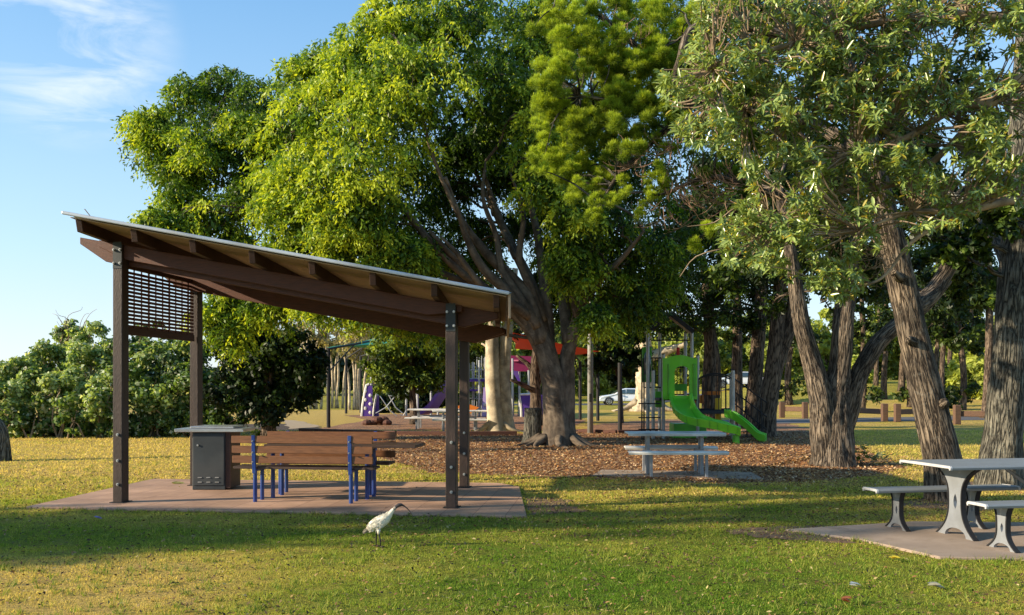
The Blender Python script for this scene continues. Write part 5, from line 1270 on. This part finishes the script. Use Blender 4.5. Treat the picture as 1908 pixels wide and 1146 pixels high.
# ---- hedge of coastal shrubs
HG=[(-60,760,50,28),(-20,740,44,28.5),(20,770,40,27.5),(30,720,34,28.5),(70,750,46,28),(90,695,40,29),(120,760,44,27.5),(140,670,44,29.5),(170,720,50,28.5),(130,640,24,30),(200,760,46,27.5),(190,660,40,29.5),(240,690,48,29),(250,750,50,28),(300,700,50,29),(310,760,46,28),(290,650,34,30),(350,690,48,29),(360,750,50,28),(400,700,44,29),(410,760,44,28)]
for gi,(a,b,lab) in enumerate(((0,6,'pale-leaved coastal shrub at the left end of the hedge'),(6,12,'taller coastal shrub with twiggy top just left of the front shelter post'),(12,17,'coastal shrub in the hedge seen below the slatted screen'),(17,21,'shaded coastal shrub in the hedge behind the barbecue'))):
    P0=gnd(HG[a][0]+60,812)
    t=thing('coastal_shrub',lab,'shrub',P0,group='hedge of coastal shrubs behind the lawn')
    lb=lobes_px([(x,y-18,r*1.1,d,.68 if gi<2 else .5) for x,y,r,d in HG[a:b]]+[(x+10,792,26,d-.3,.35) for x,y,r,d in HG[a:b]])
    foliage_bushy(t,lb,n=17000,L=.135,W=.11,dark=(.03,.06,.018),mid=(.13,.23,.05),bright=(.38,.49,.2),per=18,pale=(.6,.66,.45))
    mb=MB()
    for c in lb[0]:
        for k in range(3): limb_to(mb,(c[0]+J()*.5,c[1],0),(c[0]+J()*.6,c[1]+J()*.4,c[2]+rnd.uniform(.0,.8)),.03,.008,n=5,seed=rnd.random())
    if gi==1:
        for k in range(12): limb_to(mb,at(130+J()*20,640,29.5),at(140+J()*45,590+J()*20,29.5),.014,.005,n=4,seed=rnd.random())
    mb.build('branches',M['twig'],t)

# ---- far woodland: sunny trees one can tell apart
FT=[(545,85,600,34,.5,'bare'),(585,62,610,30,.55,'bare'),(625,64,630,30,.5,'bare'),(665,60,640,30,.6,'bare'),(700,75,620,40,.5,'b'),(560,95,690,30,.5,'b'),(760,90,640,50,.5,'b'),(830,95,640,50,.4,'b'),(900,100,640,46,.45,'b'),(960,95,650,40,.5,'b'),(1030,100,640,46,.5,'b'),(1080,110,660,40,.6,'b'),(1125,98,690,34,.75,'b'),(1160,105,680,34,.7,'b'),(1230,100,640,50,.55,'b'),(1290,90,640,50,.6,'b'),(1340,95,650,50,.65,'b'),(1400,90,640,50,.6,'b'),(1450,85,640,46,.6,'b'),(1500,95,650,50,.75,'b'),(1540,88,620,46,.6,'b'),(1600,95,640,60,.55,'b'),(1650,100,640,60,.6,'b'),(1700,90,620,60,.4,'b'),(1750,98,640,60,.55,'b'),(1800,85,630,54,.8,'b'),(1850,90,640,50,.7,'b'),(1900,95,620,60,.5,'b'),(1960,90,600,60,.5,'b'),(1590,75,690,24,.8,'b'),(1620,110,690,44,.5,'b'),(1720,112,690,44,.5,'b'),(1830,110,680,44,.55,'b'),(1900,75,680,36,.5,'b'),(1480,110,690,44,.5,'b'),(1740,66,700,22,.35,'b'),(1560,100,690,40,.6,'b'),(1810,60,690,34,.85,'b')]
import itertools
adj=['light green','pale olive','yellow-green','grey-green','mid-green','bright green','dull green','soft green']
for i,(px,D_,py,r,b,kind) in enumerate(FT):
    x=at(px,0,D_).x; z=gz(x,D_); yb=HY+(CH-z)*F/D_
    lb=[(px,py,r,D_,b),(px-r*.6,py+r*.5,r*.7,D_,b),(px+r*.6,py+r*.5,r*.7,D_,b-.1),(px+r*.2,py-r*.6,r*.6,D_,b+.1),(px-r*.3,yb-r*.7,r*.6,D_,b-.1),(px+r*.4,yb-r*.6,r*.55,D_,b)]
    st=[([(px,yb+2,D_),(px+3*J(),(yb+py)/2,D_),(px+5*J(),py-10,D_)],[.22,.17,.08])]
    if kind=='bare':
        st=[([(px+o,yb+2,D_+o*.02),(px+o+6*J(),(yb+py)/2,D_),(px+o*2.4,py-20,D_)],[.1,.08,.03]) for o in (-14,-6,0,5,13)]
        t=simple_tree('woodland_tree','bare-stemmed pale shrubby tree in the gap left of the round leafy tree','tree',st,lobes_px(lb[:4]),'bark_pale',dict(dark=(.16,.15,.08),mid=(.34,.31,.16),bright=(.48,.43,.22),L=.3,W=.1,per=10),nleaf=1600,group='bare-stemmed trees left of the round leafy tree',per_twig=4,twr=.06,n=7,flare=None)
    else:
        hz=min(1,D_/160)
        kk=dict(dark=(.04+.03*hz,.06+.03*hz,.02+.03*hz),mid=(.22,.29,.06),bright=(.46,.52,.1),L=.5,W=.36,per=10)
        simple_tree('woodland_tree','light green woodland tree in the bushland beyond the park','tree',st,lobes_px(lb),'bark_dark',kk,nleaf=4200,group='woodland trees beyond the park',n=7,flare=None,twr=.07)
# distant tree lines
mb=MB()
def woods(name,x0,x1,D_,ytop,n,seed):
    P=[];
    lb=[]
    k=int(abs(x1-x0)/16)
    for i in range(k):
        px=x0+(x1-x0)*i/k+rnd.uniform(-5,5); lb.append((px,ytop+rnd.uniform(-6,14),rnd.uniform(14,22),D_+rnd.uniform(-6,6),.4)); lb.append((px+5,(ytop+HY)/2+10,26,D_+rnd.uniform(-6,6),.3))
    o=foliage_bushy(None,lobes_px(lb,.5),n=n,L=1.3,W=1.0,dark=(.05,.075,.04),mid=(.09,.13,.05),bright=(.16,.2,.07),per=8,name='distant_woods'); tag(o,'distant belt of trees closing the view','woods',kind='stuff')
woods('distant_woods',500,2050,125,650,60000,1)
woods('distant_woods',-300,120,150,697,7000,2)
woods('distant_woods',-200,700,210,700,9000,2)

# ================================================================== small green things near the three-stemmed tree
t=thing('sapling','small leafy sapling sprouting at the foot of the three-stemmed trunk','plant',gnd(1600,866))
g=gnd(1600,866); mb=MB(); P=[];A=[]
for k in range(5):
    e=g+Vector((J()*.25,J()*.15,rnd.uniform(.2,.42))); mb.tube([g,g.lerp(e,.5)+Vector((J(),J(),0))*.03,e],[.006,.005,.003],n=4); 
    for j in range(9): P.append(tuple(g.lerp(e,.35+.65*j/8))); A.append((J(),J(),rnd.uniform(-.3,.8)))
mb.build('stem',M['twig'],t); leaves('leaves',np.array(P),np.array(A),.11,.05,lerp((.06,.12,.02),(.2,.28,.05),rng.random(len(P))),M['leaf_big'],t,shape='big')
t=thing('fallen_branch','fallen leafy branch lying on the grass right of the sapling','branch',gnd(1640,872))
g=gnd(1630,870); mb=MB(); P=[];A=[]
mb.tube([g+Vector((-.1,0,.1)),g+Vector((.2,0,.12)),g+Vector((.55,.1,.02))],[.012,.01,.006],n=5)
for k in range(4):
    e=g+Vector((.1+J()*.3,J()*.2,rnd.uniform(.1,.3))); mb.tube([g+Vector((.1,0,.1)),e],[.007,.003],n=4)
    for j in range(9): P.append(tuple((g+Vector((.1,0,.1))).lerp(e,.4+.6*j/8))); A.append((J(),J(),J()*.6-.1))
mb.build('stem',M['twig'],t); leaves('leaves',np.array(P),np.array(A),.12,.05,lerp((.15,.18,.06),(.32,.33,.14),rng.random(len(P))),M['leaf_big'],t,shape='big')

# ================================================================== GRASS, CHIPS, LEAVES
SLB=[(p.x,p.y) for p in SL]
CS=[(p.x,p.y) for p in [gnd(1462,990),gnd(1600,1008),gnd(1750,1042),Vector((7.6,7.75,0)),Vector((8.4,10.1,0)),gnd(1700,975)]]
CP=[(p.x,p.y) for p in [gnd(1102,888),gnd(1425,895),gnd(1400,881),gnd(1120,877)]]
BED=[(p.x,p.y) for p in bed]
def inpoly_np(X,Y,poly):
    c=np.zeros(len(X),bool); n=len(poly)
    for i in range(n):
        x1,y1=poly[i];x2,y2=poly[(i+1)%n]
        cond=((y1>Y)!=(y2>Y))&(X<(x2-x1)*(Y-y1)/(y2-y1+1e-12)+x1); c^=cond
    return c
def scatter(n,y0,y1,pw=2.0,margin=1.06):
    "ground points, density falling with distance like 1/y^pw"
    u=rng.random(n)
    if pw==2: Y=1/(1/y0+(1/y1-1/y0)*u)
    else: Y=y0*(y1/y0)**u
    X=(rng.uniform(-954,954,n)*margin)*Y/F
    return X,Y
# smooth dryness lookup on a lattice
gxs=np.linspace(-22,22,200); gys=np.linspace(4,40,240)
DG=np.array([[dryness(x,y)+.45*fbm(x*1.0,y*1.0+40,.8) for x in gxs] for y in gys])
def dryl(X,Y):
    i=np.clip(((X+22)/44*199),0,198.99); j=np.clip((Y-4)/36*239,0,238.99); i0=i.astype(int); j0=j.astype(int); fi=i-i0; fj=j-j0
    return DG[j0,i0]*(1-fi)*(1-fj)+DG[j0,i0+1]*fi*(1-fj)+DG[j0+1,i0]*(1-fi)*fj+DG[j0+1,i0+1]*fi*fj
def grass(n,y0,y1,hh,ww):
    X,Y=scatter(n,y0,y1,1)
    keep=~(inpoly_np(X,Y,SLB)|inpoly_np(X,Y,CS)|inpoly_np(X,Y,CP))
    keep&=~(np.any([inpoly_np(X,Y,[(q.x,q.y) for q in e]) for e in EARTH],axis=0)&(rng.random(n)>.22)); inb=inpoly_np(X,Y,BED); keep&=~(inb&(rng.random(n)>.02)); X=X[keep];Y=Y[keep]; n=len(X)
    d=dryl(X,Y)+rng.normal(0,.17,n)
    C=np.where((d<.5)[:,None],lerp((.13,.25,.02),(.38,.40,.06),d*2),lerp((.38,.40,.06),(.68,.52,.17),(d-.5)*2))
    C*=rng.uniform(.72,1.35,(n,1))
    P=np.stack([X,Y,np.full(n,-.003)],1); A=np.stack([rng.normal(0,.55,n)+.1,rng.normal(0,.55,n),np.ones(n)],1)
    s=(Y/7)**.5
    clump=.75+.5*np.sin(X*7+3*np.sin(Y*5))*np.sin(Y*6+2*np.sin(X*4))
    return P,A,hh*s*rng.uniform(.5,1.3,n)*clump,ww*s*rng.uniform(.7,1.3,n),C
g1=grass(330000,5.3,13,.028,.0055); g2=grass(150000,12,32,.034,.012)
o=leaves('grass',*[np.concatenate([a,b]) for a,b in zip(g1,g2)],M['grassblade'],None,shape='tri'); tag(o,'short mown grass covering the park lawn','grass',kind='stuff')
def tufts_g(n):
    X,Y=scatter(n,5.5,20,1); e=[]
    for poly in (SLB,CS,CP):
        for i in range(len(poly)):
            a=np.array(poly[i]);b=np.array(poly[(i+1)%len(poly)]); k=int(np.linalg.norm(b-a)*16); t=rng.random(k)[:,None]; e.append(a+(b-a)*t+rng.normal(0,.025,(k,2)))
    for q in (FL,FR): pass
    e=np.concatenate(e); X=np.concatenate([X,e[:,0]]);Y=np.concatenate([Y,e[:,1]])
    i=np.repeat(np.arange(len(X)),11); X=X[i]+rng.normal(0,.02,len(i)); Y=Y[i]+rng.normal(0,.02,len(i))
    k=~(inpoly_np(X,Y,SLB)|inpoly_np(X,Y,CS)|inpoly_np(X,Y,CP)|inpoly_np(X,Y,BED)); X=X[k];Y=Y[k];n=len(X)
    C=lerp((.12,.24,.02),(.5,.45,.12),rng.random(n)**1.5*1.0)*rng.uniform(.6,1.2,(n,1))
    return np.stack([X,Y,np.full(n,-.003)],1),np.stack([rng.normal(0,.6,n),rng.normal(0,.6,n),np.ones(n)],1),rng.uniform(.04,.085,n),rng.uniform(.005,.009,n),C
g3=tufts_g(2600)
o=leaves('grass_tufts',*g3,M['grassblade'],None,shape='tri'); tag(o,'longer grass tufts in the lawn and along the slab edges','grass',kind='stuff')
def flat_bits(name,n,y0,y1,size,aspect,cols,maskfn,label,cat,matl,z=.012,tilt=.35,pw=1):
    X,Y=scatter(n,y0,y1,pw); k=maskfn(X,Y); X=X[k];Y=Y[k]; n=len(X)
    a=rng.uniform(0,6.28,n); A=np.stack([np.cos(a),np.sin(a),rng.normal(0,tilt,n)],1)
    Nn=np.stack([rng.normal(0,.35,n),rng.normal(0,.35,n),np.ones(n)],1)
    C=np.array(cols)[rng.integers(0,len(cols),n)]*rng.uniform(.6,1.2,(n,1))
    L=size*rng.uniform(.5,1.4,n)*np.clip((Y/12)**.35,.8,1.6)
    o=leaves(name,np.stack([X,Y,z+rng.random(n)*.012],1),A,L,L*aspect,C,matl,None,Nn=Nn); tag(o,label,cat,kind='stuff'); return o
chipc=[(.62,.33,.12),(.52,.25,.085),(.3,.13,.05),(.7,.44,.2),(.14,.065,.03),(.72,.52,.3),(.36,.2,.1)]
def bm(X,Y):
    q=~inpoly_np(X,Y,CP)|(rng.random(len(X))<.08)
    i=inpoly_np(X,Y,BED); near=inpoly_np(X+rng.normal(0,.5,len(X)),Y+rng.normal(0,.9,len(X)),BED)
    return (i|(near&(rng.random(len(X))<.5)))&q
flat_bits('bark_chips',170000,14.0,31,.052,.4,chipc,bm,'orange-brown bark chips spread over the mulch bed','bark chips',M['chip'],tilt=.3)
def lm(X,Y):
    w=np.clip(.16+.55*np.exp(-((Y-13.5)/2.3)**2)*(X>.5)+.35*np.exp(-((Y-10.5)/1.2)**2)*(X>-2)+.25*np.exp(-((Y-14)/2.5)**2)*(X<=.5),0,1)
    nz=.5+.5*np.sin(X*2.1+1.3*np.sin(Y*1.7))*np.sin(Y*2.7+X)
    return (rng.random(len(X))<w*(.35+.9*nz))&~inpoly_np(X,Y,CS)&~(inpoly_np(X,Y,SLB)&(rng.random(len(X))<.985))
leafc=[(.34,.2,.08),(.42,.28,.11),(.25,.12,.05),(.1,.06,.035),(.32,.2,.09),(.52,.4,.18),(.08,.05,.03),(.2,.1,.05),(.15,.08,.04)]
flat_bits('leaf_litter',70000,5.6,17,.042,.45,leafc,lm,'dry fallen leaves strewn over the lawn','fallen leaves',M['chip'],z=.016)
def lm2(X,Y): return (rng.random(len(X))<.5+.5*np.sin(X*1.7)*np.sin(Y*2.3+X))&~inpoly_np(X,Y,SLB)&~inpoly_np(X,Y,CS)
flat_bits('dark_debris',5200,5.5,14,.034,.6,[(.05,.035,.025),(.03,.022,.015),(.09,.055,.03)],lm2,'dark dead leaf scraps in the short grass','leaf debris',M['chip'],z=.02)
# single leaves that show
for px,py,c,s,lab in ((1660,1048,(.75,.6,.05),.09,'yellow fallen leaf on the grass before the concrete slab'),(1567,1128,(.35,.12,.04),.08,'reddish brown fallen leaf at the bottom edge of the lawn'),(1730,1100,(.5,.45,.3),.11,'long pale fallen leaf below the right concrete slab'),(1585,1098,(.6,.62,.65),.07,'whitish fallen leaf left of the long pale one'),(320,905,(.4,.38,.12),.2,'yellow-green leafy twig lying on the paving behind the front post'),(178,971,(.3,.25,.6),.07,'small lilac scrap lying on the shaded grass left of the shelter post')):
    g=gnd(px,py); n=5
    P=np.array([[g.x+J()*.02,g.y+J()*.02,.04+.004*k] for k in range(n)]); A=np.array([[1,J()*.4,J()*.2] for k in range(n)])
    o=leaves('fallen_leaf',P,A,np.full(n,s),np.full(n,s*.4),np.array([c]*n),M['leaf_big'],None,shape='big',Nn=np.array([[0,-.3,1]]*n)); tag(o,lab,'leaf')

# ================================================================== trees standing left of the view, they shade the lawn
def shade_tree(x,y,h,r,label,n=5000,dens=1):
    t=thing('lawn_tree',label,'tree',(x,y,0)); mb=MB(); mb.tube([Vector((x,y,-.1)),Vector((x+.1,y,h*.35)),Vector((x,y,h*.7))],[.24,.18,.08],n=12,res=4); mb.build('trunk',M['bark_grey'],t,smooth=True)
    k=9; c=np.array([[x+J()*r*.8,y+J()*r*.35,h*.62+J()*h*.24] for _ in range(k)]); rr=np.array([[r*.5,r*.3,r*.42]]*k)
    foliage_bushy(t,(c,rr,np.full(k,.4)),n=n,L=.2,W=.12,per=10)
SUN_EL=21.0

shade_tree(-19,6.5,10.5,2.2,'spreading tree on the lawn left of the shelter',n=2900)
shade_tree(-25,5.0,13.5,2.3,'tree on the lawn left of the shelter, its crown held high',n=2900)
shade_tree(-31,3.5,14.5,2.4,'tall tree on the lawn far left of the shelter',n=2900)
shade_tree(-22,4.6,13.5,2.2,'broad tree in the middle of the clump left of the shelter',n=2500)
shade_tree(-28,2.4,15.5,2.4,'tallest far tree of the clump left of the shelter',n=2500)
shade_tree(-12.5,8.3,4.4,1.1,'small tree on the lawn close to the left of the shelter',n=1600)

# ================================================================== LIGHT, SKY, CAMERA
az=R(14)      # light travels towards +X, a little away from the viewer
el=R(SUN_EL)
ldir=Vector((math.cos(az)*math.cos(el),math.sin(az)*math.cos(el),-math.sin(el)))
sun=bpy.data.lights.new('sun','SUN'); sun.energy=9.6; sun.angle=R(.6); sun.color=(1,.83,.6)
so=bpy.data.objects.new('sun',sun); COL.objects.link(so); so.rotation_euler=ldir.to_track_quat('-Z','Y').to_euler(); so.location=(-30,0,20)
w=bpy.data.worlds.new('World'); scene.world=w; w.use_nodes=True; nt=w.node_tree; nt.nodes.clear(); L=nt.links.new
out=nt.nodes.new('ShaderNodeOutputWorld'); bg=nt.nodes.new('ShaderNodeBackground'); L(bg.outputs[0],out.inputs[0])
sky=nt.nodes.new('ShaderNodeTexSky'); sky.sky_type='NISHITA'; sky.sun_disc=False; sky.sun_elevation=el
sd=-ldir; sky.sun_rotation=math.atan2(sd.x,sd.y); sky.air_density=1.0; sky.dust_density=.35; sky.ozone_density=2.0
bg.inputs['Strength'].default_value=.26
geo=nt.nodes.new('ShaderNodeTexCoord'); sep=nt.nodes.new('ShaderNodeSeparateXYZ'); L(geo.outputs['Generated'],sep.inputs[0])
# thin cirrus: noise in the direction plane (x/z, y/z)
dv_=N(nt,'ShaderNodeMath',operation='MAXIMUM'); L(sep.outputs[2],dv_.inputs[0]); dv_.inputs[1].default_value=.05
dx=N(nt,'ShaderNodeMath',operation='DIVIDE'); L(sep.outputs[0],dx.inputs[0]); L(dv_.outputs[0],dx.inputs[1])
dy=N(nt,'ShaderNodeMath',operation='DIVIDE'); L(sep.outputs[1],dy.inputs[0]); L(dv_.outputs[0],dy.inputs[1])
cb=nt.nodes.new('ShaderNodeCombineXYZ'); L(dx.outputs[0],cb.inputs[0]); L(dy.outputs[0],cb.inputs[1])
mp=nt.nodes.new('ShaderNodeMapping'); mp.inputs['Scale'].default_value=(1.6,2.2,1); mp.inputs['Rotation'].default_value=(0,0,R(12)); L(cb.outputs[0],mp.inputs[0])
cn=nt.nodes.new('ShaderNodeTexNoise'); cn.inputs['Scale'].default_value=1.1; cn.inputs['Detail'].default_value=9; cn.inputs['Roughness'].default_value=.6; cn.inputs['Distortion'].default_value=.6; L(mp.outputs[0],cn.inputs['Vector'])
cr=ramp(nt,cn.outputs[0],[(.42,(0,0,0)),(.75,(1,1,1))])
# local bank of cirrus around one direction in the upper left
cd=Vector((-830/F,1,650/F)).normalized()
dot=N(nt,'ShaderNodeVectorMath',operation='DOT_PRODUCT'); L(geo.outputs['Generated'],dot.inputs[0]); dot.inputs[1].default_value=cd
mr=N(nt,'ShaderNodeMapRange'); L(dot.outputs['Value'],mr.inputs[0]); mr.inputs[1].default_value=.9935; mr.inputs[2].default_value=.9995; mr.interpolation_type='SMOOTHSTEP'
mu=N(nt,'ShaderNodeMath',operation='MULTIPLY'); L(cr.outputs[0],mu.inputs[0]); L(mr.outputs[0],mu.inputs[1])
ad=N(nt,'ShaderNodeMath',operation='MULTIPLY_ADD'); L(cr.outputs[0],ad.inputs[0]); ad.inputs[1].default_value=.0; L(mu.outputs[0],ad.inputs[2])
mx=N(nt,'ShaderNodeMix',data_type='RGBA'); L(ad.outputs[0],mx.inputs[0]); L(sky.outputs[0],mx.inputs[6]); mx.inputs[7].default_value=(3.9,4.2,4.5,1)
# pale blue haze low over the horizon
hz=N(nt,'ShaderNodeMapRange'); L(sep.outputs[2],hz.inputs[0]); hz.inputs[1].default_value=.0; hz.inputs[2].default_value=.42; hz.inputs[3].default_value=.85; hz.inputs[4].default_value=.5
hx=N(nt,'ShaderNodeMix',data_type='RGBA'); L(hz.outputs[0],hx.inputs[0]); L(sky.outputs[0],hx.inputs[6]); 
hg=ramp(nt,sep.outputs[2],[(0,(.80,.88,.93)),(.14,(.55,.79,.97)),(.45,(.13,.46,.88))]); hs=N(nt,'ShaderNodeVectorMath',operation='SCALE'); L(hg.outputs[0],hs.inputs[0]); hs.inputs['Scale'].default_value=4.2
L(hs.outputs[0],hx.inputs[7]); L(hx.outputs[2],mx.inputs[6])
L(mx.outputs[2],bg.inputs[0])
cam=bpy.data.cameras.new('camera'); co=bpy.data.objects.new('camera',cam); COL.objects.link(co)
co.location=(0,0,CH); co.rotation_euler=(R(90),0,0); cam.sensor_width=36; cam.lens=F/1908*36
cam.shift_y=(HY-573)/1908; cam.clip_end=4000; cam.clip_start=.1
scene.camera=co
scene.render.engine='CYCLES'
scene.cycles.max_bounces=6; scene.cycles.diffuse_bounces=3; scene.cycles.transmission_bounces=3; scene.cycles.glossy_bounces=2
scene.view_settings.view_transform='Standard'; scene.view_settings.look='None'; scene.view_settings.exposure=0
scene.render.resolution_x=1024; scene.render.resolution_y=615
